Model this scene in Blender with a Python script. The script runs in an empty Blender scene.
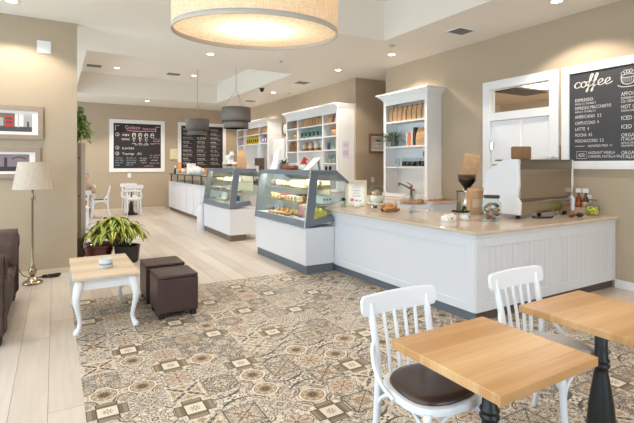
import bpy, bmesh, math, random
from mathutils import Vector, Matrix, Euler
PI = math.pi
rnd = random.Random(11)
SC = bpy.context.scene
COL = SC.collection

# ------------------------------------------------------------------ materials
def lin(c):
    out = []
    for x in c[:3]:
        x = x / 255.0
        out.append(x / 12.92 if x <= 0.04045 else ((x + 0.055) / 1.055) ** 2.4)
    return tuple(out) + (1.0,)

MATS = {}
def mat(name, col, rough=0.5, metal=0.0, spec=0.5, var=0.0, vscale=8.0, bump=0.0, bscale=60.0, stretch=(1, 1, 1), coat=0.0, emit=None, estr=0.0):
    if name in MATS:
        return MATS[name]
    m = bpy.data.materials.new(name); m.use_nodes = True
    nt = m.node_tree; b = nt.nodes['Principled BSDF']
    c = lin(col)
    b.inputs['Base Color'].default_value = c
    b.inputs['Roughness'].default_value = rough
    b.inputs['Metallic'].default_value = metal
    b.inputs['Specular IOR Level'].default_value = spec
    if coat: b.inputs['Coat Weight'].default_value = coat
    if emit:
        b.inputs['Emission Color'].default_value = lin(emit); b.inputs['Emission Strength'].default_value = estr
    if var or bump:
        tc = nt.nodes.new('ShaderNodeTexCoord'); mp = nt.nodes.new('ShaderNodeMapping')
        mp.inputs['Scale'].default_value = stretch
        nt.links.new(tc.outputs['Object'], mp.inputs['Vector'])
    if var:
        n = nt.nodes.new('ShaderNodeTexNoise'); n.inputs['Scale'].default_value = vscale; n.inputs['Detail'].default_value = 4
        nt.links.new(mp.outputs[0], n.inputs['Vector'])
        r = nt.nodes.new('ShaderNodeValToRGB')
        r.color_ramp.elements[0].position = 0.3; r.color_ramp.elements[1].position = 0.7
        r.color_ramp.elements[0].color = tuple(max(0, x * (1 - var)) for x in c[:3]) + (1,)
        r.color_ramp.elements[1].color = tuple(min(1, x * (1 + var)) for x in c[:3]) + (1,)
        nt.links.new(n.outputs['Fac'], r.inputs['Fac']); nt.links.new(r.outputs['Color'], b.inputs['Base Color'])
    if bump:
        n2 = nt.nodes.new('ShaderNodeTexNoise'); n2.inputs['Scale'].default_value = bscale; n2.inputs['Detail'].default_value = 3
        nt.links.new(mp.outputs[0], n2.inputs['Vector'])
        bp = nt.nodes.new('ShaderNodeBump'); bp.inputs['Strength'].default_value = bump; bp.inputs['Distance'].default_value = 0.01
        nt.links.new(n2.outputs['Fac'], bp.inputs['Height']); nt.links.new(bp.outputs[0], b.inputs['Normal'])
    MATS[name] = m
    return m

def glass(name, tint=(255, 255, 255), gloss=0.08, rough=0.02):
    m = bpy.data.materials.new(name); m.use_nodes = True
    nt = m.node_tree; nt.nodes.clear()
    o = nt.nodes.new('ShaderNodeOutputMaterial'); mx = nt.nodes.new('ShaderNodeMixShader')
    t = nt.nodes.new('ShaderNodeBsdfTransparent'); t.inputs[0].default_value = lin(tint)
    g = nt.nodes.new('ShaderNodeBsdfGlossy'); g.inputs['Roughness'].default_value = rough
    fr = nt.nodes.new('ShaderNodeLayerWeight'); fr.inputs[0].default_value = 0.5
    pw = nt.nodes.new('ShaderNodeMath'); pw.operation = 'POWER'; pw.inputs[1].default_value = 4.0
    ad = nt.nodes.new('ShaderNodeMath'); ad.operation = 'MULTIPLY_ADD'; ad.inputs[1].default_value = 0.55; ad.inputs[2].default_value = gloss * 0.5
    nt.links.new(fr.outputs['Facing'], pw.inputs[0]); nt.links.new(pw.outputs[0], ad.inputs[0]); nt.links.new(ad.outputs[0], mx.inputs[0])
    nt.links.new(t.outputs[0], mx.inputs[1]); nt.links.new(g.outputs[0], mx.inputs[2]); nt.links.new(mx.outputs[0], o.inputs[0])
    MATS[name] = m
    return m

def cloth_shade(name, col, trans, fac, scale=260.0):
    """lampshade fabric: diffuse plus translucent, woven colour variation"""
    m = bpy.data.materials.new(name); m.use_nodes = True
    nt = m.node_tree; nt.nodes.clear()
    o = nt.nodes.new('ShaderNodeOutputMaterial'); mx = nt.nodes.new('ShaderNodeMixShader'); mx.inputs[0].default_value = fac
    d = nt.nodes.new('ShaderNodeBsdfDiffuse'); t = nt.nodes.new('ShaderNodeBsdfTranslucent')
    t.inputs[0].default_value = lin(trans)
    tc = nt.nodes.new('ShaderNodeTexCoord')
    outs = []
    for st in ((1, 1, 0.06), (0.10, 0.10, 1)):
        mp = nt.nodes.new('ShaderNodeMapping'); mp.inputs['Scale'].default_value = st
        nt.links.new(tc.outputs['Object'], mp.inputs['Vector'])
        n = nt.nodes.new('ShaderNodeTexNoise'); n.inputs['Scale'].default_value = scale; n.inputs['Detail'].default_value = 2
        nt.links.new(mp.outputs[0], n.inputs['Vector']); outs.append(n)
    ad = nt.nodes.new('ShaderNodeMath'); ad.operation = 'ADD'
    nt.links.new(outs[0].outputs['Fac'], ad.inputs[0]); nt.links.new(outs[1].outputs['Fac'], ad.inputs[1])
    ml = nt.nodes.new('ShaderNodeMath'); ml.operation = 'MULTIPLY'; ml.inputs[1].default_value = 0.5
    nt.links.new(ad.outputs[0], ml.inputs[0])
    r = nt.nodes.new('ShaderNodeValToRGB'); c = lin(col)
    r.color_ramp.elements[0].position = 0.36; r.color_ramp.elements[1].position = 0.62
    r.color_ramp.elements[0].color = tuple(x * 0.72 for x in c[:3]) + (1,); r.color_ramp.elements[1].color = c
    nt.links.new(ml.outputs[0], r.inputs['Fac']); nt.links.new(r.outputs['Color'], d.inputs[0])
    m2 = nt.nodes.new('ShaderNodeMixRGB'); m2.blend_type = 'MULTIPLY'; m2.inputs[0].default_value = 1
    m2.inputs[2].default_value = lin(trans); nt.links.new(r.outputs['Color'], m2.inputs[1]); nt.links.new(m2.outputs[0], t.inputs[0])
    nt.links.new(mx.outputs[0], o.inputs[0]); nt.links.new(d.outputs[0], mx.inputs[1]); nt.links.new(t.outputs[0], mx.inputs[2])
    MATS[name] = m
    return m

def emitter(name, col, strength):
    m = bpy.data.materials.new(name); m.use_nodes = True
    nt = m.node_tree; nt.nodes.clear()
    o = nt.nodes.new('ShaderNodeOutputMaterial'); e = nt.nodes.new('ShaderNodeEmission')
    e.inputs[0].default_value = lin(col); e.inputs[1].default_value = strength
    nt.links.new(e.outputs[0], o.inputs[0]); MATS[name] = m
    return m

# ------------------------------------------------------------------ node maths
class V:
    nt = None
    def __init__(s, k): s.k = k
    @staticmethod
    def op(o, *a):
        n = V.nt.nodes.new('ShaderNodeMath'); n.operation = o
        for i, x in enumerate(a):
            if isinstance(x, V): V.nt.links.new(x.k, n.inputs[i])
            else: n.inputs[i].default_value = float(x)
        return V(n.outputs[0])
    def __add__(s, o): return V.op('ADD', s, o)
    __radd__ = __add__
    def __sub__(s, o): return V.op('SUBTRACT', s, o)
    def __rsub__(s, o): return V.op('SUBTRACT', o, s)
    def __mul__(s, o): return V.op('MULTIPLY', s, o)
    __rmul__ = __mul__
    def __truediv__(s, o): return V.op('DIVIDE', s, o)
    def __lt__(s, o): return V.op('LESS_THAN', s, o)
    def __gt__(s, o): return V.op('GREATER_THAN', s, o)
    def floor(s): return V.op('FLOOR', s)
    def fract(s): return V.op('FRACT', s)
    def abs(s): return V.op('ABSOLUTE', s)
    def sqrt(s): return V.op('SQRT', s)
    def sin(s): return V.op('SINE', s)
    def cos(s): return V.op('COSINE', s)
def vmax(a, b): return V.op('MAXIMUM', a, b)
def vmin(a, b): return V.op('MINIMUM', a, b)
def vmod(a, b): return V.op('FLOORED_MODULO', a, b)
def hash2(a, b, w=0.0):
    c = V.nt.nodes.new('ShaderNodeCombineXYZ'); n = V.nt.nodes.new('ShaderNodeTexWhiteNoise'); n.noise_dimensions = '3D'
    V.nt.links.new(a.k, c.inputs[0]); V.nt.links.new(b.k, c.inputs[1]); c.inputs[2].default_value = w
    V.nt.links.new(c.outputs[0], n.inputs['Vector']); return V(n.outputs['Value'])
def vmix(f, a, b):
    n = V.nt.nodes.new('ShaderNodeMixRGB')
    V.nt.links.new(f.k, n.inputs[0])
    for i, x in ((1, a), (2, b)):
        if isinstance(x, V): V.nt.links.new(x.k, n.inputs[i])
        else: n.inputs[i].default_value = lin(x)
    return V(n.outputs[0])
def noise(vec, scale, detail=3.0):
    n = V.nt.nodes.new('ShaderNodeTexNoise'); n.inputs['Scale'].default_value = scale; n.inputs['Detail'].default_value = detail
    V.nt.links.new(vec, n.inputs['Vector']); return V(n.outputs['Fac'])
def comb(x, y, z=None):
    c = V.nt.nodes.new('ShaderNodeCombineXYZ')
    V.nt.links.new(x.k, c.inputs[0]); V.nt.links.new(y.k, c.inputs[1])
    if z is not None: V.nt.links.new(z.k, c.inputs[2])
    return c.outputs[0]

# ------------------------------------------------------------------ mesh builder
def frame_of(d):
    d = Vector(d).normalized()
    a = Vector((0, 0, 1)) if abs(d.z) < 0.9 else Vector((1, 0, 0))
    u = d.cross(a).normalized(); w = u.cross(d).normalized()
    return u, w

class MB:
    def __init__(s): s.v = []; s.f = []; s.mi = []; s.sm = []; s.uv = {}
    def add(s, vs, fs, mi=0, smooth=False):
        o = len(s.v); s.v += [tuple(x) for x in vs]
        for f in fs:
            s.f.append(tuple(i + o for i in f)); s.mi.append(mi); s.sm.append(smooth)
        return s
    def box(s, x0, x1, y0, y1, z0, z1, mi=0, M=None):
        vs = [(x, y, z) for z in (z0, z1) for y in (y0, y1) for x in (x0, x1)]
        if M is not None: vs = [tuple(M @ Vector(v)) for v in vs]
        return s.add(vs, [(0, 2, 3, 1), (4, 5, 7, 6), (0, 1, 5, 4), (2, 6, 7, 3), (0, 4, 6, 2), (1, 3, 7, 5)], mi)
    def lathe(s, prof, n=24, c=(0, 0, 0), mi=0, smooth=True, axis='z', M=None, caps=True):
        vs = []; fs = []; k = len(prof)
        for j in range(n):
            a = 2 * PI * j / n
            for r, z in prof:
                p = (r * math.cos(a), r * math.sin(a), z)
                if axis == 'x': p = (z, p[0], p[1])
                elif axis == 'y': p = (p[0], z, p[1])
                p = Vector(p)
                if M is not None: p = M @ p
                vs.append((p[0] + c[0], p[1] + c[1], p[2] + c[2]))
        for j in range(n):
            j2 = (j + 1) % n
            for i in range(k - 1):
                fs.append((j * k + i, j2 * k + i, j2 * k + i + 1, j * k + i + 1))
        s.add(vs, fs, mi, smooth)
        o = len(s.v) - len(vs)
        for i, flip in ((0, True), (k - 1, False)):
            if caps and prof[i][0] > 1e-5:
                ring = [o + j * k + i for j in range(n)]
                s.f.append(tuple(ring[::-1] if flip else ring)); s.mi.append(mi); s.sm.append(False)
        return s
    def cyl(s, p0, p1, r0, r1=None, n=14, mi=0, smooth=True):
        return s.tube([p0, p1], [r0, r0 if r1 is None else r1], n, mi)
    def tube(s, pts, r, n=8, mi=0, closed=False, cap=True, flat=1.0):
        pts = [Vector(p) for p in pts]; m = len(pts)
        rs = r if isinstance(r, (list, tuple)) else [r] * m
        vs = []; fs = []
        u = w = None
        for i, p in enumerate(pts):
            if closed: d = pts[(i + 1) % m] - pts[i - 1]
            else: d = pts[min(i + 1, m - 1)] - pts[max(i - 1, 0)]
            d.normalize()
            if u is None: u, w = frame_of(d)
            else:
                u = (u - d * u.dot(d)); u = u.normalized() if u.length > 1e-6 else frame_of(d)[0]
                w = u.cross(d).normalized()
            for j in range(n):
                a = 2 * PI * j / n
                vs.append(p + u * (math.cos(a) * rs[i]) + w * (math.sin(a) * rs[i] * flat))
        for i in range(m if closed else m - 1):
            i2 = (i + 1) % m
            for j in range(n):
                j2 = (j + 1) % n
                fs.append((i * n + j, i * n + j2, i2 * n + j2, i2 * n + j))
        s.add(vs, fs, mi, True)
        if cap and not closed:
            o = len(s.v) - len(vs)
            s.f.append(tuple(o + j for j in range(n))[::-1]); s.mi.append(mi); s.sm.append(False)
            s.f.append(tuple(o + (m - 1) * n + j for j in range(n))); s.mi.append(mi); s.sm.append(False)
        return s
    def prism(s, poly, a, b, axis='y', mi=0, smooth=False):
        """poly = 2D points; extruded from a to b along axis. axis y: poly in (x,z); x: (y,z); z: (x,y)"""
        def P(p, t):
            return {'y': (p[0], t, p[1]), 'x': (t, p[0], p[1]), 'z': (p[0], p[1], t)}[axis]
        n = len(poly)
        vs = [P(p, a) for p in poly] + [P(p, b) for p in poly]
        fs = [(i, (i + 1) % n, n + (i + 1) % n, n + i) for i in range(n)]
        s.add(vs, fs, mi, smooth)
        o = len(s.v) - 2 * n
        s.f.append(tuple(o + i for i in range(n))[::-1]); s.mi.append(mi); s.sm.append(False)
        s.f.append(tuple(o + n + i for i in range(n))); s.mi.append(mi); s.sm.append(False)
        return s
    def ring(s, outer, inner, a, b, axis='y', mi=0):
        """frame between two polygons of equal length"""
        def P(p, t):
            return {'y': (p[0], t, p[1]), 'x': (t, p[0], p[1]), 'z': (p[0], p[1], t)}[axis]
        n = len(outer)
        vs = [P(p, a) for p in outer] + [P(p, a) for p in inner] + [P(p, b) for p in outer] + [P(p, b) for p in inner]
        fs = []
        for i in range(n):
            j = (i + 1) % n
            fs += [(i, j, n + j, n + i), (2 * n + i, 3 * n + i, 3 * n + j, 2 * n + j), (i, 2 * n + i, 2 * n + j, j), (n + i, n + j, 3 * n + j, 3 * n + i)]
        return s.add(vs, fs, mi)
    def sphere(s, c, r, n=14, m=8, mi=0, sc=(1, 1, 1)):
        prof = [(max(0.0, r * math.sin(PI * i / m)), -r * math.cos(PI * i / m)) for i in range(m + 1)]
        prof[0] = (0, -r); prof[-1] = (0, r)
        M = Matrix.Diagonal((sc[0], sc[1], sc[2]))
        return s.lathe(prof, n, c, mi, True, M=M)
    def build(s, name, mats, parent=None, loc=(0, 0, 0), rot=(0, 0, 0), bevel=0.0, seg=2, subsurf=0, fix=True):
        me = bpy.data.meshes.new(name)
        me.from_pydata(s.v, [], s.f)
        mats = mats if isinstance(mats, (list, tuple)) else [mats]
        for m in mats: me.materials.append(m)
        me.polygons.foreach_set('material_index', s.mi)
        me.polygons.foreach_set('use_smooth', s.sm)
        if s.uv:
            uvl = me.uv_layers.new(name='UVMap')
            for li, l in enumerate(me.loops): uvl.data[li].uv = s.uv.get(l.vertex_index, (0, 0))
        if fix:
            bm = bmesh.new(); bm.from_mesh(me)
            bmesh.ops.recalc_face_normals(bm, faces=bm.faces); bm.to_mesh(me); bm.free()
        me.update()
        o = bpy.data.objects.new(name, me); COL.objects.link(o)
        o.location = loc; o.rotation_euler = rot
        if parent is not None: o.parent = parent
        if bevel:
            b = o.modifiers.new('bevel', 'BEVEL'); b.width = bevel; b.segments = seg; b.limit_method = 'ANGLE'; b.angle_limit = math.radians(40)
        if subsurf:
            q = o.modifiers.new('sub', 'SUBSURF'); q.levels = subsurf; q.render_levels = subsurf
            for p in me.polygons: p.use_smooth = True
        return o

def tag(o, label, cat, group=None, kind=None):
    o['label'] = label; o['category'] = cat
    if group: o['group'] = group
    if kind: o['kind'] = kind
    return o
def thing(name, label, cat, loc=(0, 0, 0), rz=0.0, group=None, rot=None):
    o = bpy.data.objects.new(name, None); COL.objects.link(o)
    o.empty_display_size = 0.1
    o.location = loc; o.rotation_euler = rot if rot else (0, 0, rz)
    return tag(o, label, cat, group)
def struct(o):
    o['kind'] = 'structure'; return o
def dup(root, loc, rz=None, label=None, rot=None, scale=None):
    r = root.copy(); COL.objects.link(r); r.location = loc
    if rz is not None: r.rotation_euler = (0, 0, rz)
    if rot is not None: r.rotation_euler = rot
    if scale is not None: r.scale = scale if isinstance(scale, tuple) else (scale,) * 3
    if label: r['label'] = label
    for ch in list(root.children):
        c = ch.copy(); COL.objects.link(c); c.parent = r
        for g in list(ch.children):
            d = g.copy(); COL.objects.link(d); d.parent = c
    return r
ORD = ['first', 'second', 'third', 'fourth', 'fifth', 'sixth', 'seventh', 'eighth', 'ninth', 'tenth', 'eleventh', 'twelfth']

def catmull(pts, k=6, closed=False):
    pts = [Vector(p) for p in pts]; n = len(pts); out = []
    rng = range(n if closed else n - 1)
    for i in rng:
        if closed: p0, p1, p2, p3 = pts[i - 1], pts[i], pts[(i + 1) % n], pts[(i + 2) % n]
        else: p0, p1, p2, p3 = pts[max(i - 1, 0)], pts[i], pts[i + 1], pts[min(i + 2, n - 1)]
        for j in range(k):
            t = j / k
            out.append(0.5 * ((2 * p1) + (p2 - p0) * t + (2 * p0 - 5 * p1 + 4 * p2 - p3) * t * t + (3 * p1 - p0 - 3 * p2 + p3) * t ** 3))
    if not closed: out.append(pts[-1])
    return out
def rrect(x0, x1, y0, y1, r, k=4):
    o = []
    for cx, cy, a0 in ((x1 - r, y1 - r, 0), (x0 + r, y1 - r, 90), (x0 + r, y0 + r, 180), (x1 - r, y0 + r, 270)):
        for i in range(k + 1):
            a = math.radians(a0 + 90 * i / k); o.append((cx + r * math.cos(a), cy + r * math.sin(a)))
    return o
# ------------------------------------------------------------------ surface materials
PAINT = mat('wall_paint', (183, 167, 145), 0.75, spec=0.2, bump=0.05, bscale=180)
CEIL = mat('ceiling_paint', (240, 235, 226), 0.85, spec=0.1)
WHITE = mat('white_paint', (238, 238, 240), 0.4)
CABW = mat('cabinet_white', (224, 226, 232), 0.35)
SHELFW = mat('shelf_white', (240, 240, 240), 0.5)
KICKG = mat('kick_grey', (104, 112, 121), 0.5)
KICKB = mat('kick_brown', (112, 98, 84), 0.55)
CASEG = mat('case_grey', (108, 117, 128), 0.4)
SILVER = mat('silver_edge', (215, 220, 226), 0.25, metal=0.8)
QUARTZ = mat('counter_quartz', (214, 196, 178), 0.12, var=0.06, vscale=40)
CHROME = mat('chrome', (210, 210, 212), 0.14, metal=1.0)
STEEL = mat('brushed_steel', (188, 176, 164), 0.22, metal=1.0)
BRASSY = mat('antique_pewter', (165, 150, 128), 0.25, metal=0.9)
BLACK = mat('black_plastic', (26, 26, 28), 0.4)
IRON = mat('black_iron', (22, 22, 24), 0.42, bump=0.05, bscale=90)
KRAFT = mat('kraft_paper', (200, 162, 124), 0.8, spec=0.15, var=0.1, vscale=14, bump=0.25, bscale=30)
KRAFTD = mat('kraft_dark', (146, 108, 76), 0.8, spec=0.15, var=0.12, vscale=14)
PAPER = mat('white_card', (243, 243, 240), 0.6)
CHAIRW = mat('chair_white', (228, 230, 235), 0.38)
PADB = mat('dark_brown_leather', (66, 48, 42), 0.28, var=0.12, vscale=6)
PADL = mat('pale_seat', (240, 238, 236), 0.4)
LEATH = mat('ottoman_leather', (66, 46, 44), 0.36, bump=0.15, bscale=260)
VELV = mat('sofa_velvet', (74, 58, 52), 0.8, var=0.3, vscale=9, bump=0.3, bscale=40)
GLASSM = glass('clear_glass', (248, 252, 252), 0.05)
GLASSD = glass('case_glass', (240, 248, 250), 0.05)
SMOKE = glass('smoky_glass', (214, 204, 198), 0.1)
TERRA = mat('maroon_glaze', (88, 26, 20), 0.12, coat=0.6)
BLKPOT = mat('black_pot', (34, 30, 30), 0.55)
SOIL = mat('soil', (58, 42, 32), 0.95)
LEAFD = mat('leaf_dark', (58, 92, 40), 0.5, var=0.35, vscale=9)
LEAFG = mat('leaf_grey', (92, 112, 92), 0.5, var=0.3, vscale=14)
STEMM = mat('stem', (92, 74, 50), 0.8)
CHALKB = mat('chalkboard', (62, 62, 66), 0.55, var=0.08, vscale=5)
CHALKD = mat('chalkboard_dark', (42, 36, 38), 0.6, var=0.1, vscale=5)
CHALK = mat('chalk_white', (226, 222, 218), 0.9, var=0.12, vscale=60)
CHALKP = mat('chalk_pink', (228, 168, 196), 0.9)
CHALKC = mat('chalk_blue', (160, 186, 210), 0.9)
CHALKY = mat('chalk_cream', (226, 206, 150), 0.9)
BREAD = mat('golden_crust', (202, 148, 92), 0.6, var=0.25, vscale=30)
BREADP = mat('pale_crust', (232, 192, 130), 0.6, var=0.15, vscale=30)
CHOC = mat('chocolate', (76, 44, 28), 0.4)
CREAM = mat('cream_icing', (248, 238, 222), 0.5)
BERRY = mat('berry_red', (190, 38, 36), 0.35)
YELL = mat('lemon_yellow', (240, 208, 70), 0.5)
TEAL = mat('teal_bag', (132, 164, 156), 0.6, var=0.1)
YBAG = mat('yellow_bag', (226, 196, 60), 0.6)
PURP = mat('lilac_bag', (150, 138, 168), 0.6)
ORNG = mat('orange', (226, 126, 58), 0.6)
REDM = mat('red', (200, 48, 50), 0.5)
BEANS = mat('coffee_beans', (48, 28, 20), 0.5, var=0.4, vscale=60)
AMBER = mat('amber_syrup', (128, 62, 24), 0.2)
GREYF = mat('pendant_grey', (122, 116, 112), 0.85)
GREYB = mat('gutter_grey', (120, 120, 122), 0.5)
TAUPE = mat('weathered_taupe', (160, 142, 126), 0.7, var=0.15, vscale=18, stretch=(1, 6, 6))
MATB = mat('picture_mat', (240, 236, 230), 0.8)

def wood_mat(name, c1, c2, axis='y', scale=1.0, rough=0.4, dark=None, lanes=0.0):
    """long-grained wood along object axis"""
    m = bpy.data.materials.new(name); m.use_nodes = True
    nt = m.node_tree; V.nt = nt; b = nt.nodes['Principled BSDF']; b.inputs['Roughness'].default_value = rough
    tc = nt.nodes.new('ShaderNodeTexCoord'); sp = nt.nodes.new('ShaderNodeSeparateXYZ'); nt.links.new(tc.outputs['Object'], sp.inputs[0])
    x, y, z = (V(sp.outputs[i]) for i in range(3))
    if axis == 'x': x, y = y, x
    if axis == 'z': x, z, y = x, y, z
    if lanes:
        ix = (x / lanes).floor(); h = hash2(ix, ix, 3.0)
    vec = comb(x * (34.0 * scale) + (h * 40.0 if lanes else 0.0), y * (2.2 * scale) + (h * 9.0 if lanes else 0.0), z * 6.0)
    n1 = noise(vec, 1.0, 5.0)
    vec2 = comb(x * (150.0 * scale), y * (3.0 * scale), z * 20.0)
    n2 = noise(vec2, 1.0, 2.0)
    f = n1 * 0.8 + n2 * 0.35 - 0.15
    if lanes: f = f + (h - 0.5) * 0.5
    r = nt.nodes.new('ShaderNodeMapRange'); r.inputs[1].default_value = 0.2; r.inputs[2].default_value = 0.8
    nt.links.new(f.k, r.inputs[0])
    c = vmix(V(r.outputs[0]), c1, c2)
    nt.links.new(c.k, b.inputs['Base Color']); MATS[name] = m
    return m
TABLEW = wood_mat('table_oak', (190, 142, 92), (226, 186, 136), 'x', 0.8, 0.3, lanes=0.1)
COFFEEW = wood_mat('bleached_oak', (198, 176, 152), (224, 204, 180), 'x', 0.8, 0.5, lanes=0.1)
BOARDW = wood_mat('board_wood', (150, 108, 72), (178, 134, 94), 'y', 1.0, 0.5)
CABT = wood_mat('taupe_wood', (150, 134, 120), (174, 158, 142), 'z', 0.6, 0.6)

def floor_wood():
    m = bpy.data.materials.new('whitewashed_oak_planks'); m.use_nodes = True
    nt = m.node_tree; V.nt = nt; b = nt.nodes['Principled BSDF']
    tc = nt.nodes.new('ShaderNodeTexCoord'); sp = nt.nodes.new('ShaderNodeSeparateXYZ'); nt.links.new(tc.outputs['Object'], sp.inputs[0])
    X, Y = V(sp.outputs[0]), V(sp.outputs[1])
    W, L = 0.211, 1.9
    gx = (X - 0.173) / W; ix = gx.floor(); fx = gx.fract()
    gy = Y / L + hash2(ix, ix, 1.0) * 5.0; iy = gy.floor(); fy = gy.fract()
    h = hash2(ix, iy, 2.0)
    n1 = noise(comb(X * 26.0 + h * 30.0, Y * 1.4 + h * 11.0), 1.0, 5.0)
    n2 = noise(comb(X * 120.0, Y * 3.0), 1.0, 2.0)
    f = n1 * 0.7 + n2 * 0.3 + (h - 0.5) * 0.55
    r = nt.nodes.new('ShaderNodeMapRange'); r.inputs[1].default_value = 0.15; r.inputs[2].default_value = 0.85
    nt.links.new(f.k, r.inputs[0])
    c = vmix(V(r.outputs[0]), (192, 179, 166), (215, 205, 195))
    ex = vmin(fx, 1.0 - fx) * W; ey = vmin(fy, 1.0 - fy) * L
    seam = vmin(ex, ey) < 0.0022
    c = vmix(seam * 0.65, c, (90, 72, 56))
    nt.links.new(c.k, b.inputs['Base Color']); b.inputs['Roughness'].default_value = 0.32
    b.inputs['Specular IOR Level'].default_value = 0.45
    return m

def floor_tile():
    m = bpy.data.materials.new('patchwork_encaustic_tile'); m.use_nodes = True
    nt = m.node_tree; V.nt = nt; b = nt.nodes['Principled BSDF']
    tc = nt.nodes.new('ShaderNodeTexCoord'); sp = nt.nodes.new('ShaderNodeSeparateXYZ'); nt.links.new(tc.outputs['Object'], sp.inputs[0])
    X, Y = V(sp.outputs[0]), V(sp.outputs[1])
    gx = (X - 0.1653) / 0.2433; gy = (Y - 2.2678) / 0.2345
    i, j = gx.floor(), gy.floor()
    px, py = gx.fract() - 0.5, gy.fract() - 0.5
    ax, ay = px.abs(), py.abs()
    r = (px * px + py * py).sqrt()
    ang = V.op('ARCTAN2', py, px)
    mxx, mnn = vmax(ax, ay), vmin(ax, ay)
    c4, c8 = (ang * 4.0).cos(), (ang * 8.0).cos()
    cx, cy = 0.5 - ax, 0.5 - ay                         # distance from the nearest corner
    rc = (cx * cx + cy * cy).sqrt(); angc = V.op('ARCTAN2', cy, cx)
    nz = noise(comb(X, Y), 70.0, 3.0)
    CRM, OL, OLD, GR, BR, OC, BE = (208, 194, 178), (104, 92, 70), (58, 48, 40), (66, 62, 60), (88, 66, 52), (164, 134, 96), (186, 160, 138)
    def band(x, a, w): return (x - a).abs() < w
    def lay(base, *ls):
        c = base
        for f, col in ls: c = vmix(f, c, col)
        return c
    hb = hash2(i, j, 7.0)
    # mirrored ornament: scrolls that differ from tile to tile
    smx, smn = mxx, mnn
    on = noise(comb(smx * 7.0 + hb * 31.0, smn * 7.0 + hb * 57.0), 1.0, 1.0)
    on2 = noise(comb(smx * 11.0 + hb * 71.0, smn * 11.0 + hb * 23.0), 1.0, 0.0)
    orn = vmax(band(on, 0.52, 0.030), vmax(band(on, 0.40, 0.022), on > 0.62))
    orn2 = vmax(band(on2, 0.5, 0.045), on2 > 0.66)
    base = vmix(hb, (214, 202, 186), (228, 215, 198))
    # bevelled square frame with rosette
    side = (mxx > 0.245) * (mnn < 0.27); corner = (mxx > 0.27) * (mnn > 0.27)
    rose = (r < 0.05 + 0.10 * c8.abs()) * (r > 0.03)
    t0 = lay(base, (corner * orn2 * 0.8, GR), (corner * (rc < 0.12), (150, 130, 108)), (side, OLD), (side * (mxx > 0.28) * (mxx < 0.475) * (mnn < 0.235), OL), (side * (mxx > 0.37) * (mxx < 0.475) * (mnn < 0.235), (138, 125, 100)), (mxx < 0.245, (220, 206, 190)), (rose * (c8 > 0.0), GR))
    # medallion
    star = (r < 0.07 + 0.13 * c8.abs()) * (r > 0.02)
    t1 = lay(base, (orn * (r > 0.38) * 0.8, (84, 70, 60)), (r < 0.33, BR), (r < 0.31, (176, 152, 124)), (star, OLD), (band(r, 0.26, 0.010), BR), ((r < 0.30) * (r > 0.21) * (c8 > 0.4), (196, 174, 148)), (band(rc, 0.30, 0.022), BR), (band(rc, 0.22, 0.012), GR), (rc < 0.09, OC))
    # diagonal leaf cross
    dg = (ax - ay).abs()
    lf = (dg < 0.10 - 0.10 * (r - 0.28).abs() * 2.0) * (r < 0.6) * (r > 0.05)
    vein = (((ax + ay) * 22.0).sin() > 0.2) * (dg > 0.02) * (dg < 0.075)
    leaf = ((mxx - 0.32).abs() * 1.1 + mnn * 1.1 < 0.13 + 0.05 * (mxx * 40.0).sin())
    t2 = lay(base, (orn2 * 0.7, (88, 74, 64)), (r < 0.0, (224, 202, 174)), (lf, GR), (lf * vein, (176, 160, 142)), (leaf, OC))
    # scrolls round the corners
    sc1 = band(((rc * 3.4 + angc * 1.9 + px * py * 9.0).sin()), 0.0, 0.20) * (rc > 0.10)
    t3 = lay(base, (orn * (r > 0.2), (76, 68, 62)), (sc1, GR), (r < 0.10 + 0.05 * c4, BR), (r < 0.05, CRM), (rc < 0.10, (140, 130, 122)))
    # quatrefoil
    q = r - (0.37 + 0.07 * c4)
    pet = (((ang * 4.0 + 1.57).sin().abs() * 0.16 + 0.08) > (r - 0.20).abs() * 1.6) * (r > 0.07)
    t4 = lay(base, (orn2, (76, 68, 62)), (q < 0.035, OLD), (q < 0.005, (224, 208, 190)), (band(q, -0.05, 0.01), BR), ((r < 0.40) * (orn2 * 0.9), (150, 128, 112)), (pet * (q < -0.02), BE), (pet * (c8 > 0.6) * (q < -0.02), (128, 104, 88)), (band(r, 0.045, 0.02), GR), (band(rc, 0.14, 0.02), GR), (r < 0.02, OC))
    # four leaves to the corners
    dlf = (dg * 1.5 + (r - 0.34).abs() * 0.55 < 0.115)
    dli = (dg * 1.5 + (r - 0.34).abs() * 0.55 < 0.07)
    axl = (mnn * 2.2 + (mxx - 0.27).abs() < 0.12)
    t5 = lay(base, (orn * 0.9, (86, 76, 68)), (dlf, (84, 80, 78)), (dli, (206, 180, 152)), (axl, (120, 112, 104)), (axl * (mnn < 0.015), CRM), (band(r, 0.08, 0.018), BR))
    # arcs and curls
    curl = band(((mxx * 21.0).sin() * 0.5 + (mnn * 27.0).cos() * 0.5), 0.1, 0.13)
    t6 = lay(base, (orn2, (96, 76, 62)), (orn * (r > 0.15) * 0.8, GR), (band(rc, 0.36, 0.018), GR), (band(rc, 0.45, 0.012), GR), (r < 0.11 + 0.05 * c8, BE), (r < 0.05, BR))
    # mosaic of little petals
    ppx, ppy = (px * 4.0).fract() - 0.5, (py * 4.0).fract() - 0.5
    rr = (ppx * ppx + ppy * ppy).sqrt(); aa = V.op('ARCTAN2', ppy, ppx)
    t7 = lay(base, (orn, (88, 80, 74)), (orn2 * (r < 0.3), OC), ((rr < 0.25 + 0.18 * (aa * 4.0).cos()) * (mxx < 0.46), (150, 126, 104)), (band(mxx, 0.44, 0.02), GR), (band(dg, 0.0, 0.02) * (mxx < 0.42), GR))
    k11 = vmod(i - j, 11.0); ev = vmod(i, 2.0)
    def near(x, a): return (x - a).abs() < 0.5
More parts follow.
